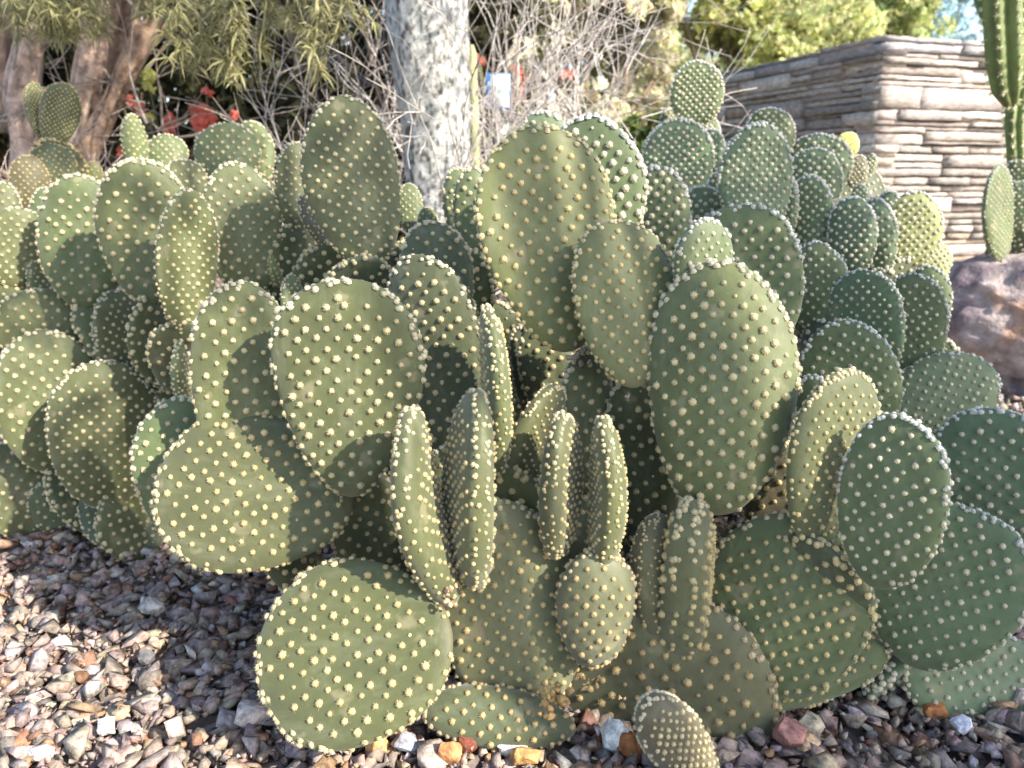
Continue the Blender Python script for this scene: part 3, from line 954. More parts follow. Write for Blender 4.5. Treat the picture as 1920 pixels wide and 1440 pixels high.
# ------------------------------------------------------------------ slate wall
def build_wall():
    root_p, _ = at(1662, 562, 3.5)
    ctop, _ = at(1662, 68, 3.5)
    H = ctop.z
    cx, cy = ctop.x, 3.5
    # left face end and right face end
    lt, _ = at(1335, 134, 4.75)
    rt_, _ = at(1915, 92, 3.72)
    cor = np.array([cx, cy])
    le = np.array([lt.x, lt.y]); re = np.array([rt_.x, rt_.y])
    t = thing('slate_wall', 'dry stacked grey slate wall with a sharp corner behind the right hand cacti', 'wall', (cx, cy, 0))
    mb = MB()
    rng = random.Random(21)
    CO = [(.38, .355, .345), (.43, .405, .395), (.32, .30, .295), (.48, .455, .44), (.33, .30, .295), (.41, .385, .395), (.50, .48, .475), (.40, .345, .30)]

    def block(p0, d, nrm_, s0, s1, z0, z1, prot, col):
        # subdivided block with irregular face
        nx = max(2, int((s1 - s0) / 0.05)); nz = 2
        V = []; Q = []
        dep = 0.12
        g = 0.0038
        tilt = rng.uniform(-.0025, .0025)
        for iz in range(nz + 1):
            for ix in range(nx + 1):
                s = s0 + g + (s1 - s0 - 2 * g) * ix / nx
                z = z0 + g + (z1 - z0 - 2 * g) * iz / nz
                edge = (ix in (0, nx)) or (iz in (0, nz))
                o = prot + tilt * (iz - 1) + rng.uniform(-.0025, .0025)
                s += rng.uniform(-.004, .004); z += rng.uniform(-.002, .002)
                p = p0 + d * s + nrm_ * o
                V.append((p[0] - cx, p[1] - cy, z))
        nf = len(V)
        for iz in range(nz + 1):
            for ix in range(nx + 1):
                x, y, z = V[iz * (nx + 1) + ix]
                V.append((x - nrm_[0] * dep, y - nrm_[1] * dep, z))
        W_ = nx + 1
        for iz in range(nz):
            for ix in range(nx):
                a = iz * W_ + ix
                Q.append((a, a + 1, a + 1 + W_, a + W_))
        per = [i for i in range(W_)] + [iz * W_ + nx for iz in range(1, nz + 1)] + [nz * W_ + i for i in range(nx - 1, -1, -1)] + [iz * W_ for iz in range(nz - 1, 0, -1)]
        for i in range(len(per)):
            a, b_ = per[i], per[(i + 1) % len(per)]
            Q.append((a, a + nf, b_ + nf, b_))
        mb.add(V, None, Q, np.array(col))

    for face, (end, flip) in enumerate(((le, True), (re, False))):
        d = end - cor
        Ln = np.linalg.norm(d); d = d / Ln
        n2 = np.array([d[1], -d[0]])
        if n2[1] > 0: n2 = -n2
        z = 0.0
        row = 0
        while z < H - 0.075:
            h = rng.choice([.022, .028, .036, .046, .06, .075, .09])
            h = min(h, H - 0.055 - z) if H - 0.055 - z > .02 else .03
            s = 0.0 if row % 2 else -0.004
            while s < Ln:
                ln = rng.uniform(.09, .50)
                prot = rng.uniform(-.012, .022)
                c = np.array(rng.choice(CO)) * rng.uniform(.8, 1.15)
                nl = 1 if h < .04 else rng.choice((1, 2, 2) if h < .07 else (1, 2, 3, 3))
                cuts = sorted(rng.uniform(.2, .8) for _ in range(nl - 1)) if nl < 3 else [rng.uniform(.22, .42), rng.uniform(.58, .8)]
                cuts = [0] + cuts + [1]
                for q in range(nl):
                    block(cor, d, n2, s, s + ln * (1 if q % 2 == 0 else rng.uniform(.97, 1.0)), z + h * cuts[q], z + h * cuts[q + 1],
                          rng.uniform(-.012, .020), np.array(rng.choice(CO)) * np.array([1.12, 1.04, .95]) * rng.uniform(.7, 1.1))
                s += ln
            z += h
            row += 1
        # coping slabs
        s = -0.01
        while s < Ln:
            ln = rng.uniform(.22, .5)
            block(cor, d, n2, s, s + ln, z, H - rng.uniform(.018, .026), rng.uniform(.008, .024), np.array(rng.choice(CO)) * .95)
            block(cor, d, n2, s, s + ln * .99, H - .017, H + rng.uniform(-.004, .006), rng.uniform(-.0, .016), np.array(rng.choice(CO)) * 1.0)
            s += ln
    mb.build('stone_courses', M_SLATE, t)
    # solid core that fills the joints
    mc = MB()
    back = np.array([0.22, 0.95]); back /= np.linalg.norm(back)
    pts = [cor + np.array([0.0, .03]), re + np.array([0, .03]), re + back * .6, cor + back * .9, le + np.array([.25, .3]), le + np.array([.03, .03])]
    z1 = H - .012
    V = [(p[0] - cx, p[1] - cy, 0) for p in pts] + [(p[0] - cx, p[1] - cy, z1) for p in pts]
    n = len(pts)
    Q = [(i, (i + 1) % n, n + (i + 1) % n, n + i) for i in range(n)]
    T = [(n, n + i, n + i + 1) for i in range(1, n - 1)]
    mc.add(V, T, Q, (.16, .135, .12))
    mc.build('mortar_core', M_SLATE, t)


build_wall()


# ------------------------------------------------------------------ boulder
def build_boulder():
    bm = bmesh.new()
    bmesh.ops.create_icosphere(bm, subdivisions=6, radius=1)
    rng = random.Random(2)
    cuts = []
    for _ in range(16):
        n = Vector((rng.gauss(0, 1), rng.gauss(0, 1), rng.gauss(0, .8))).normalized()
        cuts.append((n, rng.uniform(.62, .86)))
    for v in bm.verts:
        p = v.co.copy()
        for n, d in cuts:
            q = p.dot(n)
            if q > d: p -= n * (q - d) * .93
        p *= 1 + .10 * mnoise.noise(p * 2.3) + .07 * mnoise.noise(p * 5) + .035 * mnoise.noise(p * 12) + .016 * mnoise.noise(p * 28)
        v.co = Vector((p.x * .44, p.y * .34, p.z * .24))
    bm.verts.index_update()
    V = np.array([v.co[:] for v in bm.verts]); T = np.array([[l.vert.index for l in f.loops] for f in bm.faces])
    bm.free()
    nz = np.array([mnoise.noise(Vector(v) * 7) + .5 * mnoise.noise(Vector(v) * 18) for v in V])
    A = np.array([.44, .36, .34]); B_ = np.array([.44, .27, .19]); D = np.array([.22, .175, .19])
    c = A[None] * np.ones((len(V), 1))
    m1 = np.clip((nz - .1) / .3, 0, 1)[:, None]; m2 = np.clip((-nz - .15) / .3, 0, 1)[:, None]
    c = c * (1 - m1) + B_ * m1
    c = c * (1 - m2) + D * m2
    o = mesh_np('boulder', V, T, mat_attr('boulder_rock', .9, 30, 1.0, .014, .4), None, True, c)
    p, _ = at(1890, 640, 2.05)
    o.location = (p.x + .14, 2.12, .09)
    tag(o, 'big pinkish grey boulder at the right edge beside the pads', 'boulder')


build_boulder()


# ------------------------------------------------------------------ ribbed columnar cactus
def ribbed(mb, sp, pts, rad, ribs, col, twist=0.0, step=.024, tuft=.008, rng=None):
    P = [Vector(p) for p in pts]
    # resample
    Q = []; rr = []
    for i in range(len(P) - 1):
        m = max(2, int((P[i + 1] - P[i]).length / .025))
        for k in range(m):
            t = k / m
            Q.append(P[i].lerp(P[i + 1], t)); rr.append(rad[i] * (1 - t) + rad[i + 1] * t)
    Q.append(P[-1]); rr.append(rad[-1])
    n = len(Q)
    seg = ribs * 10
    V = []
    acc = 0
    for i, p in enumerate(Q):
        d = (Q[min(i + 1, n - 1)] - Q[max(i - 1, 0)]).normalized()
        a = d.cross(Vector((0.0, 1.0, 0.12))).normalized()
        b_ = d.cross(a)
        for k in range(seg):
            t = 2 * PI * k / seg
            c_ = abs(math.cos(ribs * t / 2 + .6))
            f_ = .52 + .48 * (1 - (1 - c_) ** 1.0) ** 1.6
            V.append(p + (a * math.cos(t) + b_ * math.sin(t)) * rr[i] * f_)
        if i:
            acc += (Q[i] - Q[i - 1]).length
        if acc > step or i == 0:
            acc = 0
            for k in range(ribs):
                t = (2 * PI * k - 1.2) / ribs
                c0 = p + (a * math.cos(t) + b_ * math.sin(t)) * rr[i] * 1.0
                for _ in range(14):
                    dv = (a * math.cos(t) + b_ * math.sin(t)) + Vector((rng.gauss(0, .8), rng.gauss(0, .8), rng.gauss(0, .8)))
                    dv.normalize()
                    s = dv.cross(Vector((.3, .5, .8))).normalized() * tuft * .32
                    sp.add([tuple(c0 - dv * .001 + s), tuple(c0 - dv * .001 - s), tuple(c0 + dv * tuft * rng.uniform(1.0, 2.0))], [(0, 1, 2)], None, (.92, .88, .66))
    F_ = []
    for i in range(n - 1):
        for k in range(seg):
            k2 = (k + 1) % seg
            F_.append((i * seg + k, i * seg + k2, (i + 1) * seg + k2, (i + 1) * seg + k))
    V.append(Q[0]); V.append(Q[-1] + (Q[-1] - Q[-2]) * .8)
    T = []
    for k in range(seg):
        k2 = (k + 1) % seg
        T.append((len(V) - 2, k2, k)); T.append((len(V) - 1, (n - 1) * seg + k, (n - 1) * seg + k2))
    mb.add([tuple(v) for v in V], T, F_, np.array(col))


def build_cereus():
    base, _ = at(1916, 330, 2.35)
    t = thing('columnar_cactus', 'tall ribbed green columnar cactus with white spined ribs at the right edge', 'cactus', (base.x, base.y, 0))
    rng = random.Random(4)
    off = Vector((base.x, base.y, 0))

    def pt(px, py, Y=2.35): return at(px, py, Y)[0] - off
    col = (.165, .205, .075)
    for name, pts, rad in (
            ('trunk_stem', [Vector((0.0, 0, -.02)), pt(1906, 310), pt(1902, 230), pt(1908, 150, 2.4), pt(1925, 60, 2.42), pt(1935, -200, 2.45)], [.026, .024, .026, .03, .034, .034]),
            ('front_stem', [pt(1896, 195, 2.3), pt(1888, 165, 2.29), pt(1884, 110, 2.28), pt(1880, 30, 2.28), pt(1878, -220, 2.28)], [.018, .038, .047, .048, .046]),
            ('back_stem', [pt(1880, 90, 2.44), pt(1866, 50, 2.46), pt(1850, 0, 2.48), pt(1830, -80, 2.5), pt(1825, -220, 2.5)], [.018, .028, .032, .032, .03])):
        mb = MB(); sp = MB()
        ribbed(mb, sp, pts, rad, 6, col if name != 'back_stem' else (.12, .20, .10), rng=rng)
        o = mb.build('stem', M_CER, t, True)
        sp.build('spines', M_TWIG, o)


build_cereus()


# ------------------------------------------------------------------ foliage helpers
def leaves(mb, cent, rad, n, size, col, rng, elong=2.2, droop=0.0, shell=.55):
    """n small leaf quads through an ellipsoid clump"""
    d = rng.normal(size=(n, 3)); d /= np.linalg.norm(d, axis=1, keepdims=True)
    rr = rng.uniform(0, 1, n) ** (1 / 3) * (1 - shell) + shell * rng.uniform(.6, 1.05, n)
    p = np.asarray(cent)[None] + d * rr[:, None] * np.asarray(rad)[None]
    ax = rng.normal(size=(n, 3)); ax[:, 2] -= droop
    ax /= np.linalg.norm(ax, axis=1, keepdims=True)
    sd_ = np.cross(ax, rng.normal(size=(n, 3))); sd_ /= np.linalg.norm(sd_, axis=1, keepdims=True)
    nn = np.cross(ax, sd_)
    s = size * rng.uniform(.6, 1.4, n)[:, None]
    wv = sd_ * s / elong
    V = np.stack([p - ax * s, p - wv + nn * s * .12, p + ax * s, p + wv + nn * s * .12], 1).reshape(-1, 3)
    i = np.arange(n)[:, None] * 4
    T = np.concatenate([i + np.array([[0, 1, 2]]), i + np.array([[0, 2, 3]])])
    cc = np.asarray(col)[None] * rng.uniform(.6, 1.4, (n, 1)) * rng.uniform(.9, 1.1, (n, 3))
    mb.add(V, T, None, np.repeat(cc, 4, axis=0))


def branch(mb, p, d, ln, r, depth, rng, col, spread=.55, seg=5, grav=0.0, minr=.0012, tips=None, kids=(2, 4), wig=.22, shrink=(.5, .8)):
    pts = [p.copy()]; rad = [r]
    n = max(3, int(4 + ln * 4))
    dd = d.normalized()
    q = p.copy()
    for i in range(n):
        dd = (dd + Vector((rng.gauss(0, wig), rng.gauss(0, wig), rng.gauss(0, wig) - grav)) * .6).normalized()
        q = q + dd * ln / n
        pts.append(q.copy()); rad.append(max(minr, r * (1 - .55 * (i + 1) / n)))
    mb.tube(pts, rad, seg if depth > 1 else 4, np.array(col) * rng.uniform(.8, 1.2), False)
    if depth <= 0:
        if tips is not None: tips.append((q, dd))
        return
    for _ in range(rng.randint(*kids)):
        k = rng.uniform(.25, 1.0)
        i = min(n, int(k * n) + 1)
        a = (pts[i] - pts[i - 1]).normalized()
        nd = (a + Vector((rng.gauss(0, spread), rng.gauss(0, spread), rng.gauss(0, spread)))).normalized()
        branch(mb, pts[i].copy(), nd, ln * rng.uniform(*shrink), max(minr, rad[i] * .62), depth - 1, rng, col, spread, seg, grav, minr, tips, kids, wig, shrink)
    if tips is not None: tips.append((q, dd))


def bush(name, label, cat, base, clumps, n, size, col, group=None, stem_col=(.20, .15, .11), seed=0, elong=2.2, stem_r=.03, part='foliage', stem='stem'):
    t = thing(name, label, cat, base, group)
    rng = np.random.default_rng(seed); rp = random.Random(seed)
    mb = MB(); ms = MB()
    tot = sum(c[3] * c[4] * c[5] for c in clumps)
    for (x, y, z, rx, ry, rz) in clumps:
        m = int(n * (rx * ry * rz) / tot)
        # each clump breaks into tufts so that gaps show
        k = max(4, m // 45)
        for _ in range(k):
            d = rng.normal(size=3); d /= np.linalg.norm(d)
            c = np.array([x, y, z]) + d * np.array([rx, ry, rz]) * rng.uniform(.45, 1.0)
            s = rng.uniform(.16, .32) * min(rx, ry, rz)
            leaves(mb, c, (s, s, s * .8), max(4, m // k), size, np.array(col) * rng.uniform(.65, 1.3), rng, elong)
        tip = Vector((x, y, z))
        st = Vector((rp.uniform(-.05, .05), rp.uniform(-.05, .05), -.02))
        mid = st.lerp(tip, .5) + Vector((rp.uniform(-.1, .1), rp.uniform(-.1, .1), .05))
        ms.tube([st, st.lerp(mid, .5) + Vector((.02, 0, 0)), mid, tip], [stem_r, stem_r * .8, stem_r * .6, stem_r * .3], 7, stem_col, True, .2)
        for _ in range(4):
            e_ = tip + Vector((rp.uniform(-rx, rx), rp.uniform(-ry, ry), rp.uniform(-rz, rz))) * .8
            ms.tube([mid.lerp(tip, rp.uniform(.2, .9)), tip.lerp(e_, .5), e_], [stem_r * .35, stem_r * .2, stem_r * .1], 5, stem_col, False)
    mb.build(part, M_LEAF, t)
    ms.build(stem, M_TWIG, t, True)
    return t


def clumpset(cx, cz, wx, wy, wz, n, seed, rmin=.22, rmax=.5):
    rp = random.Random(seed)
    out = []
    for _ in range(n):
        r_ = rp.uniform(rmin, rmax)
        out.append((cx + rp.uniform(-wx, wx), rp.uniform(-wy, wy), cz + rp.uniform(-wz, wz), r_, r_ * .9, r_ * .85))
    return out


# shrubs behind, centre to right; overexposed glare is put into their pale leaf colours
bush('yellow_green_bush', 'sunlit yellow green bush right behind the left end of the slate wall', 'bush', (1.6, 5.9, 0),
     clumpset(0, 1.10, .85, .4, .85, 24, 1), 70000, .030, (.62, .63, .30), 'bushes behind the cacti', seed=1)
bush('yellow_green_bush', 'loose pale yellow bush between the grey trunk and the bright green bush', 'bush', (.40, 5.3, 0),
     clumpset(0, 1.0, .6, .3, .75, 16, 2, .2, .42), 34000, .032, (.74, .70, .50), 'bushes behind the cacti', seed=2)
bush('leafy_bush', 'olive green bush rising behind the top of the slate wall', 'bush', (2.75, 7.2, 0),
     clumpset(0, 1.35, .6, .4, .8, 12, 3), 36000, .034, (.52, .56, .26), 'bushes behind the cacti', seed=3)
bush('leafy_bush', 'dark green bush close behind the tall single pad', 'bush', (1.05, 4.9, 0),
     clumpset(0, .45, .35, .25, .3, 8, 4, .15, .3), 9000, .026, (.13, .19, .045), 'bushes behind the cacti', seed=4)
bush('pale_tree', 'hazy blue green feathery tree far behind the slate wall', 'tree', (5.4, 11.5, 0),
     clumpset(0, 2.2, 1.6, .7, 1.1, 16, 5, .3, .7), 26000, .05, (.40, .54, .48), 'trees far behind', seed=5, elong=4, part='crown', stem='trunk')
bush('leafy_bush', 'pale blue green bush beyond the columnar cactus at the right edge', 'bush', (5.2, 6.6, 0),
     clumpset(0, .8, 1.5, .4, .75, 20, 13, .3, .5), 26000, .035, (.30, .42, .32), 'bushes behind the cacti', seed=13)
bush('pale_tree', 'tall yellow green tree far far behind the grey trunk and twigs', 'tree', (.9, 11.0, 0),
     clumpset(0, 2.2, 2.0, .7, 1.6, 20, 6, .4, .9), 24000, .06, (.60, .60, .38), 'trees far behind', seed=6, part='crown', stem='trunk')
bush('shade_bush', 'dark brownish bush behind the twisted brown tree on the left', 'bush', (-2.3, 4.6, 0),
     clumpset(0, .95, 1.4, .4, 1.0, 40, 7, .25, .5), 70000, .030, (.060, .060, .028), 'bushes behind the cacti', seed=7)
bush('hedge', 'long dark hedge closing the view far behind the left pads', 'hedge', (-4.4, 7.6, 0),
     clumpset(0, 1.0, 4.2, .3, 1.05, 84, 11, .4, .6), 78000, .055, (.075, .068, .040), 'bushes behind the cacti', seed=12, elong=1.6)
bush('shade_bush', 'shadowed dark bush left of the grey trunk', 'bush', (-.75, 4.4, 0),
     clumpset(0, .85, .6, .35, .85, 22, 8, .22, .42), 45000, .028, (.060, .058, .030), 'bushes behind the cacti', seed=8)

# far saguaro behind the bushes
sg = thing('saguaro_cactus', 'distant blue green saguaro column rising above the bushes right of the middle', 'cactus', (3.35, 8.6, 0))
mb = MB(); sp = MB()
ribbed(mb, sp, [Vector((0, 0, 0)), Vector((0, 0, 1.2)), Vector((.02, 0, 3.0))], [.15, .17, .16], 11, (.12, .22, .15), rng=random.Random(1), step=.12, tuft=.012)
o = mb.build('stem', M_CER, sg, True); sp.build('spines', M_TWIG, o)
mb = MB(); sp = MB()
ribbed(mb, sp, [Vector((.12, 0, 1.2)), Vector((.3, 0, 1.3)), Vector((.38, 0, 1.6)), Vector((.40, 0, 2.6))], [.09, .1, .11, .1], 9, (.12, .22, .15), rng=random.Random(2), step=.12, tuft=.012)
o = mb.build('arm', M_CER, sg, True); sp.build('spines', M_TWIG, o)


# ------------------------------------------------------------------ grey trunk
def build_grey_tree():
    base, _ = at(815, 520, 2.35)
    t = thing('grey_trunk_tree', 'thick pale grey tree trunk standing behind the middle of the cacti', 'tree', (base.x, base.y, 0))
    off = Vector((base.x, base.y, 0))

    def pt(px, py): return at(px, py, 2.35)[0] - off
    rng = random.Random(8)
    P = [Vector((0, 0, -.03)), pt(822, 400), pt(818, 250), pt(805, 100), pt(795, -60), pt(790, -400)]
    Q = []; rr = []
    rads = [.115, .088, .094, .108, .112, .105]
    for i in range(len(P) - 1):
        for k in range(46):
            u = k / 46
            Q.append(P[i].lerp(P[i + 1], u)); rr.append(rads[i] * (1 - u) + rads[i + 1] * u)
    seg = 96
    V = []; c = []
    for i, p in enumerate(Q):
        for k in range(seg):
            a = 2 * PI * k / seg
            q = Vector((math.cos(a), math.sin(a), 0))
            n1 = mnoise.noise(Vector((q.x * 2.2, q.y * 2.2, p.z * 7)))
            n2 = mnoise.noise(Vector((q.x * 5, q.y * 5, p.z * 16 + 9)))
            r_ = rr[i] * (1 + .05 * n1 + .03 * n2)
            V.append(p + q * r_)
            n3 = mnoise.noise(Vector((q.x * 13 + p.z * 6, q.y * 13, p.z * 42)))
            n4 = mnoise.noise(Vector((q.x * 24, q.y * 24 + 3, p.z * 70 + p.x * 30)))
            m = max(0, min(1, (n3 * .9 + n2 * .45 + n4 * .35 - .16) / .16)) * .9
            A = np.array([.52, .52, .49]); B_ = np.array([.09, .08, .07])
            c.append(A * (1 - m) + B_ * m)
    F_ = [(i * seg + k, i * seg + (k + 1) % seg, (i + 1) * seg + (k + 1) % seg, (i + 1) * seg + k) for i in range(len(Q) - 1) for k in range(seg)]
    mb = MB(); mb.add([tuple(v) for v in V], None, F_, np.array(c))
    mb.build('trunk', mat_attr('grey_bark', .85, 38, .8, .012, .4), t, True)
    # crown out of the top of the photo: branches with thin leaves, shading what is below
    ms = MB(); ml = MB(); tips = []
    for k in range(6):
        a = 2 * PI * k / 6
        branch(ms, P[-1].copy(), Vector((math.cos(a), math.sin(a), .8)), .7, .05, 2, rng, (.36, .33, .29), .5, 6, tips=tips)
    nr = np.random.default_rng(3)
    for q, d in tips:
        leaves(ml, q[:], (.16, .16, .12), 60, .022, (.14, .17, .05), nr, 3)
    ms.build('branches', M_TWIG, t, True)
    ml.build('crown', M_LEAF, t)


build_grey_tree()
# thin yellow green stem just right of the grey trunk
mb = MB()
p0 = at(888, 400, 3.0)[0]
mb.tube([(p0.x, 3.0, 0), at(890, 250, 3.0)[0], at(887, 150, 3.0)[0], at(886, 100, 3.0)[0], at(885, 84, 3.0)[0]], [.018, .018, .017, .014, .006], 10, (.42, .43, .20), True, .1)
tag(mb.build('green_stem', M_CER, None, True), 'slim yellow green stem just right of the grey trunk', 'stem')


# ------------------------------------------------------------------ bare shrubs
def bare_shrub(label, base, heads, seed, col, ln=.5, r=.006, depth=3, spread=.5, grav=.0, kids=(3, 5)):
    t = thing('bare_shrub', label, 'shrub', base, 'leafless grey shrubs')
    mb = MB(); rng = random.Random(seed)
    for d in heads:
        branch(mb, Vector((rng.uniform(-.04, .04), rng.uniform(-.03, .03), 0)), Vector(d), ln * rng.uniform(.8, 1.2), r, depth, rng, col, spread, 5, grav, .0010, None, kids)
    mb.build('branches', M_TWIG, t)
    return t


b0 = at(800, 420, 2.0)[0]
bare_shrub('tangled grey leafless shrub in front of the grey trunk', (b0.x, 2.0, .0),
           [(-.5, 0, 1), (-.2, .1, 1), (.1, -.1, 1), (.45, 0, 1), (.8, .1, 1), (-.8, .1, 1), (.2, .2, 1)], 3, (.44, .39, .36), .58, .0065, 3, .50)
b1 = at(1090, 330, 2.5)[0]
bare_shrub('pale leafless shrub between the grey trunk and the yellow bush', (b1.x, 2.6, .0),
           [(-.5, 0, 1), (-.2, .1, 1), (.1, -.1, 1), (.5, 0, 1), (.2, .2, 1), (-.7, 0, .9)], 9, (.74, .68, .64), .52, .0085, 3, .5, kids=(4, 6))  # twig colour lifted to carry the sunlit wash-out
b2 = at(580, 350, 2.3)[0]
bare_shrub('thin dark leafless shrub left of the grey trunk', (b2.x, 2.5, .0),
           [(-.5, 0, 1), (.1, .1, 1), (.45, -.1, 1), (.8, 0, 1)], 14, (.36, .31, .29), .55, .0075, 3, .5)
b3 = at(40, 330, 2.0)[0]
bare_shrub('grey leafless twiggy shrub at the far left edge', (b3.x, 2.0, .0),
           [(-.4, 0, 1), (.1, .0, 1), (.4, 0, 1), (-.1, -.1, 1)], 22, (.42, .34, .30), .40, .0075, 3, .5)


# ------------------------------------------------------------------ brown tree on the left
def build_brown_tree():
    base = at(120, 380, 2.35)[0]
    t = thing('twisted_brown_tree', 'twisted brown multi trunk tree at the upper left', 'tree', (base.x, base.y, 0))
    off = Vector((base.x, base.y, 0))
    rng = random.Random(12)

    def pt(px, py, Y=2.35): return at(px, py, Y)[0] - off

    def limb(pts, rad, col):
        mb = MB()
        P = [Vector(p) for p in pts]; Q = []; rr = []
        for i in range(len(P) - 1):
            m = max(3, int((P[i + 1] - P[i]).length / .025))
            for k in range(m):
                u = k / m
                Q.append(P[i].lerp(P[i + 1], u) + Vector((.006 * mnoise.noise(Vector((i + u, 1, 1))), 0, 0))); rr.append(rad[i] * (1 - u) + rad[i + 1] * u)
        Q.append(P[-1]); rr.append(rad[-1])
        seg = 22; V = []; c = []
        n = len(Q)
        for i, p in enumerate(Q):
            d = (Q[min(i + 1, n - 1)] - Q[max(i - 1, 0)]).normalized()
            a = d.cross(Vector((0, 1, .1))).normalized(); b_ = d.cross(a)
            for k in range(seg):
                an = 2 * PI * k / seg + i * .02
                n1 = mnoise.noise(Vector((math.cos(an) * 2.5, math.sin(an) * 2.5, i * .12)))
                n2 = mnoise.noise(Vector((math.cos(an) * 6, math.sin(an) * 6, i * .10 + 7)))
                V.append(p + (a * math.cos(an) + b_ * math.sin(an)) * rr[i] * .8 * (1 + .28 * n1 + .2 * n2))
                m = max(0, min(1, .5 + n2 * 1.3 + n1 * .6))
                c.append(np.array(col) * (.5 + .9 * m))
        F_ = [(i * seg + k, i * seg + (k + 1) % seg, (i + 1) * seg + (k + 1) % seg, (i + 1) * seg + k) for i in range(n - 1) for k in range(seg)]
        mb.add([tuple(v) for v in V], None, F_, np.array(c))
        return mb.build('trunk', M_BARK, t, True)

    pink = (.50, .36, .29); dk = (.34, .23, .165)
    limb([Vector((.02, 0, -.03)), pt(142, 320), pt(150, 240), pt(168, 130), pt(176, 30), pt(185, -160)], [.075, .055, .046, .045, .045, .04], pink)
    limb([pt(150, 300), pt(188, 240), pt(222, 165), pt(262, 80), pt(280, 0), pt(290, -160)], [.055, .038, .032, .04, .045, .04], dk)
    limb([Vector((-.16, 0, -.03)), pt(60, 300), pt(40, 190), pt(52, 90), pt(70, 0), pt(80, -160)], [.08, .062, .052, .045, .045, .04], pink)
    limb([pt(215, 150, 2.5), pt(212, 60, 2.5), pt(225, -60, 2.5), pt(235, -160, 2.5)], [.035, .05, .05, .05], dk)
    limb([pt(20, 250, 2.5), pt(5, 120, 2.5), pt(-10, 0, 2.5), pt(-15, -160, 2.5)], [.06, .06, .05, .05], dk)
    limb([pt(255, 100, 2.45), pt(320, 40, 2.45), pt(400, -20, 2.4), pt(520, -120, 2.35)], [.03, .022, .018, .016], dk)
    # dead inner twigs between the trunks
    mt = MB()
    for _ in range(26):
        p_ = pt(rng.uniform(-20, 330), rng.uniform(20, 300), rng.uniform(2.1, 2.5))
        branch(mt, p_, Vector((rng.gauss(0, 1), rng.gauss(0, .4), rng.gauss(.2, .7))), rng.uniform(.12, .26), .0045, 2, rng, (.36, .29, .25), .5, 5, .02, .0012, None, (1, 3))
    mt.build('dead_twigs', M_TWIG, t)
    # hanging sprays with whorls of narrow leaves
    nr = np.random.default_rng(5)
    starts = []
    for _ in range(30):
        px = rng.choice([rng.uniform(300, 680), rng.uniform(330, 660), rng.uniform(-30, 180)])
        Y = rng.uniform(1.75, 2.25)
        top = at(px, rng.uniform(-120, -20), Y)[0] - off
        reach = rng.uniform(20, 150) if px > 300 else rng.uniform(10, 60)
        if 395 < px < 500: reach = rng.uniform(60, 130)
        end = at(px + rng.uniform(-40, 40), reach, Y)[0] - off
        starts.append((top, end))
    starts += [(at(390, -60, 1.8)[0] - off, at(425, 118, 1.8)[0] - off), (at(455, -60, 1.8)[0] - off, at(432, 112, 1.8)[0] - off),
               (at(300, -40, 1.8)[0] - off, at(318, 40, 1.8)[0] - off), (at(60, -40, 1.8)[0] - off, at(75, 30, 1.8)[0] - off),
               (at(150, -40, 1.8)[0] - off, at(140, 20, 1.8)[0] - off)]
    for top, end in starts:
        ms = MB(); ml = MB()
        n = 7
        pts = []
        sw = Vector((rng.uniform(-.05, .05), rng.uniform(-.05, .05), 0))
        for i in range(n + 1):
            u = i / n
            pts.append(top.lerp(end, u) + sw * math.sin(u * PI))
        ms.tube(pts, [.004 - .0022 * i / n for i in range(n + 1)], 5, (.36, .33, .17), False)
        for i in range(2, n + 1):
            whorls = 2 if i < n else 3
            for _ in range(whorls):
                c = pts[i] + Vector((rng.gauss(0, .012), rng.gauss(0, .012), rng.gauss(0, .012)))
                colr = np.array((.36, .34, .17)) * rng.uniform(.6, 1.3)
                for _ in range(9):
                    d = Vector((rng.gauss(0, 1), rng.gauss(0, 1), rng.gauss(-.45, .8))).normalized()
                    ln = rng.uniform(.022, .05)
                    s = d.cross(Vector((rng.gauss(0, 1), rng.gauss(0, 1), rng.gauss(0, 1)))).normalized() * .0022
                    dr = Vector((0, 0, -ln * .25))
                    m_ = c + d * ln * .55
                    e_ = c + d * ln + dr
                    ml.add([tuple(c - s * .6), tuple(c + s * .6), tuple(m_ + s), tuple(m_ - s), tuple(e_)], [(3, 2, 4)], [(0, 1, 2, 3)], colr)
        o = ms.build('hanging_twig', M_TWIG, t, True)
        ml.build('narrow_leaves', M_LEAF, o)
    # upper crown above the photo that shades the trunks
    mc = MB()
    for k in range(64):
        tgt = at(rng.uniform(-60, 660), rng.uniform(-60, 330), rng.choice((2.1, 2.5, 3.2, 4.2)))[0]
        c = tgt + SUN * rng.uniform(1.5, 2.3) * (1.25 if tgt.y > 3 else 1) - off
        if c.z + off.z < .52 + (c.y + off.y) * .22 + .15: continue
        leaves(mc, c[:], (.20, .20, .12), 170, .020, (.20, .21, .07), nr, 3)
    mc.build('crown', M_LEAF, t)


build_brown_tree()


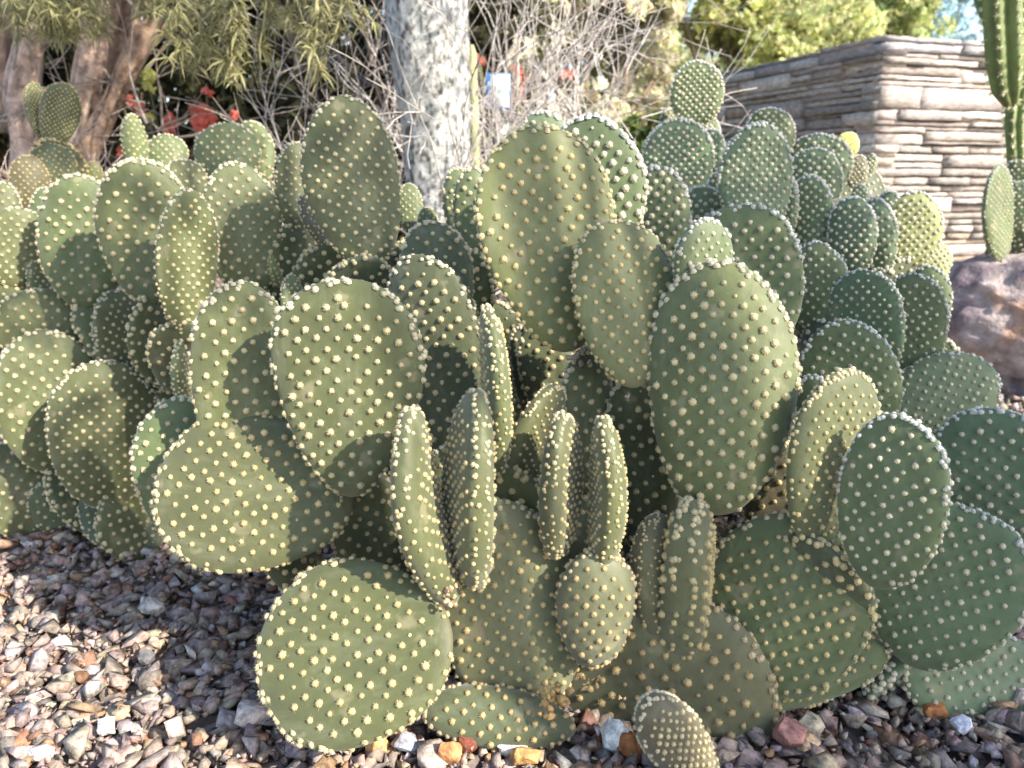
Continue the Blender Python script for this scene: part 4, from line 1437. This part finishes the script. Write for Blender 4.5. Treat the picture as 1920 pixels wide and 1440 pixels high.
# ------------------------------------------------------------------ red flowers
def build_flowers():
    base = at(330, 420, 3.1)[0]
    t = thing('red_flowering_plant', 'plant with scattered orange red blooms seen in the shade behind the left pads', 'plant', (base.x, 3.1, 0))
    off = Vector((base.x, 3.1, 0))
    rng = random.Random(6)
    red = (.72, .17, .11); yel = (.62, .58, .16)
    spots = [(238, 100, 24, 50, red), (222, 158, 22, 46, red), (244, 192, 14, 26, red), (263, 205, 12, 26, red), (320, 232, 22, 38, red), (318, 250, 26, 16, red),
             (384, 228, 46, 58, red), (367, 207, 18, 18, red), (438, 218, 14, 18, red), (278, 150, 22, 54, yel), (282, 220, 14, 10, yel), (228, 285, 10, 18, red), (388, 172, 14, 12, red)]
    ms = MB()
    for px, py, w_, h_, col in spots:
        mb = MB()
        c, tt = at(px, py, 3.1)
        c -= off
        W, H = w_ * tt / FPX / 2, h_ * tt / FPX / 2
        for _ in range(26):
            a = rng.uniform(0, 2 * PI); q = math.sqrt(rng.random())
            p = c + Vector((math.cos(a) * q * W * .8, rng.uniform(-.02, .02), math.sin(a) * q * H * .8))
            d = Vector((rng.gauss(0, .7), rng.gauss(-.3, .4), rng.gauss(0, 1))).normalized()
            s = d.cross(Vector((rng.gauss(0, .3), -1, rng.gauss(0, .3)))).normalized()
            k = rng.uniform(.35, .6) * min(W, H) + .008
            n = d.cross(s) * k * .25
            mb.add([tuple(p - d * k), tuple(p + s * k * .6 + n), tuple(p + d * k * 1.2), tuple(p - s * k * .6 + n)], [(0, 1, 2), (0, 2, 3)], None, np.array(col) * rng.uniform(.8, 1.15))
        mb.build('flower', M_PETAL, t)
        ms.tube([Vector((rng.uniform(-.1, .1), 0, -.02)), Vector((c.x * .6, rng.uniform(-.05, .1), c.z * .5)), c], [.008, .006, .004], 6, (.10, .10, .05), False)
    ms.build('stems', M_TWIG, t, True)
    # paler red blooms by the sign
    base = at(1000, 350, 3.9)[0]
    t = thing('red_flowering_plant', 'faded red blooms behind the blue and white sign', 'plant', (base.x, 3.95, 0))
    off = Vector((base.x, 3.95, 0))
    ms = MB()
    for px, py, w_, h_ in [(898, 112, 22, 24), (975, 165, 34, 60), (1060, 140, 40, 22), (968, 130, 20, 20)]:
        mb = MB()
        c, tt = at(px, py, 3.95); c -= off
        W, H = w_ * tt / FPX / 2, h_ * tt / FPX / 2
        for _ in range(22):
            a = rng.uniform(0, 2 * PI); q = math.sqrt(rng.random())
            p = c + Vector((math.cos(a) * q * W, rng.uniform(-.03, .03), math.sin(a) * q * H))
            d = Vector((rng.gauss(0, .7), rng.gauss(-.3, .4), rng.gauss(0, 1))).normalized()
            s = d.cross(Vector((rng.gauss(0, .3), -1, rng.gauss(0, .3)))).normalized()
            k = rng.uniform(.012, .022)
            mb.add([tuple(p - d * k), tuple(p + s * k * .6), tuple(p + d * k), tuple(p - s * k * .6)], [(0, 1, 2), (0, 2, 3)], None, np.array((.70, .22, .15)) * rng.uniform(.8, 1.2))
        mb.build('flower', M_PETAL, t)
        ms.tube([Vector((rng.uniform(-.1, .1), 0, -.02)), Vector((c.x * .6, rng.uniform(-.05, .1), c.z * .5)), c], [.008, .006, .004], 6, (.22, .22, .09), False)
    ms.build('stems', M_TWIG, t, True)


build_flowers()


# ------------------------------------------------------------------ information sign
def box(mb, x0, x1, y0, y1, z0, z1, col):
    V = [(x, y, z) for z in (z0, z1) for y in (y0, y1) for x in (x0, x1)]
    mb.add(V, None, [(0, 2, 3, 1), (4, 5, 7, 6), (0, 1, 5, 4), (2, 6, 7, 3), (0, 4, 6, 2), (1, 3, 7, 5)], col)


def build_sign():
    c, t_ = at(934, 171, 3.4)
    W, H = 46 * t_ / FPX / 2, 64 * t_ / FPX / 2
    t = thing('garden_sign', 'small white and blue sign on a post behind the bare twigs', 'sign', (c.x, c.y, 0))
    t.rotation_euler = (0, 0, math.radians(8))
    mb = MB(); box(mb, -W, W, 0, .012, c.z - H, c.z + H, (.10, .28, .62)); mb.build('frame', M_PAINT, t)
    mb = MB(); box(mb, -W * .62, W * .92, -.004, -.001, c.z - H * .9, c.z + H * .9, (.84, .88, .92)); mb.build('panel', M_PAINT, t)
    mb = MB(); box(mb, -.014, .014, .016, .03, -.02, c.z + H * .3, (.18, .17, .16)); mb.build('post', M_PAINT, t)
    # small green plant picture printed on the panel
    mb = MB()
    for k in range(5):
        a = math.radians(30 + k * 30)
        d = Vector((math.cos(a), 0, math.sin(a))); s = Vector((-math.sin(a), 0, math.cos(a)))
        b_ = Vector((W * .1, -.006, c.z - H * .15)); ln = H * .42
        mb.add([tuple(b_), tuple(b_ + d * ln * .5 + s * ln * .12), tuple(b_ + d * ln), tuple(b_ + d * ln * .5 - s * ln * .12)], None, [(0, 1, 2, 3)], (.20, .36, .34))
    mb.build('plant_picture', M_PAINT, t)


build_sign()


# ------------------------------------------------------------------ tree beside the bed that shades the right hand pads
def build_shade_tree():
    tb = Vector((2.25, -1.0, 0))
    t = thing('mesquite_tree', 'open leafy tree beside the bed that shades the right hand pads', 'tree', tb)
    ml = MB(); ms = MB()
    nr = np.random.default_rng(17); rng = random.Random(17)
    fork = Vector((.0, .0, 1.0))
    ms.tube([(0, 0, -.03), (.03, -.02, .5), tuple(fork)], [.09, .07, .06], 10, (.20, .15, .11), True, .2)
    for px, py, Y, r_, dn in SHADE:
        p, _ = at(px, py, Y)
        c = p + SUN * rng.uniform(2.5, 3.0) - tb
        ms.tube([fork, fork.lerp(c, .5) + Vector((0, 0, .12)), c], [.03, .018, .006], 6, (.20, .15, .11), False)
        leaves(ml, c[:], (r_, r_, r_), int(dn * 520 * (r_ / .13) ** 2), .018, (.12, .16, .05), nr, 2.6, 0, .3)
    ms.build('trunk', M_TWIG, t, True)
    ml.build('crown', M_LEAF, t)


SHADE = [(1800, 1100, .75, .14, 1), (1850, 880, .86, .13, 1), (1780, 740, 1.0, .12, 1), (1420, 470, .93, .10, .8), (1410, 330, 1.15, .13, .8),
         (1620, 600, 1.0, .14, .8), (1720, 620, 1.05, .12, .7), (1265, 290, 1.35, .13, .8), (1530, 300, 1.4, .14, .8), (1590, 440, 1.15, .13, .8),
         (1500, 1120, .70, .10, 1), (1620, 1330, .68, .13, 1), (1800, 1320, .76, .14, 1), (1880, 1000, .8, .12, 1), (1240, 390, 1.1, .10, .7),
         (1600, 720, .9, .10, .8), (655, 330, .99, .10, 1), (424, 270, 1.36, .08, .9), (110, 230, 1.66, .09, 1),
         (200, 820, 1.05, .07, .6), (90, 600, 1.18, .08, .6)]
build_shade_tree()

for o in bpy.data.objects:
    if o.type == 'MESH' and o.data.materials and o.data.materials[0] is None:
        o.data.materials.clear()
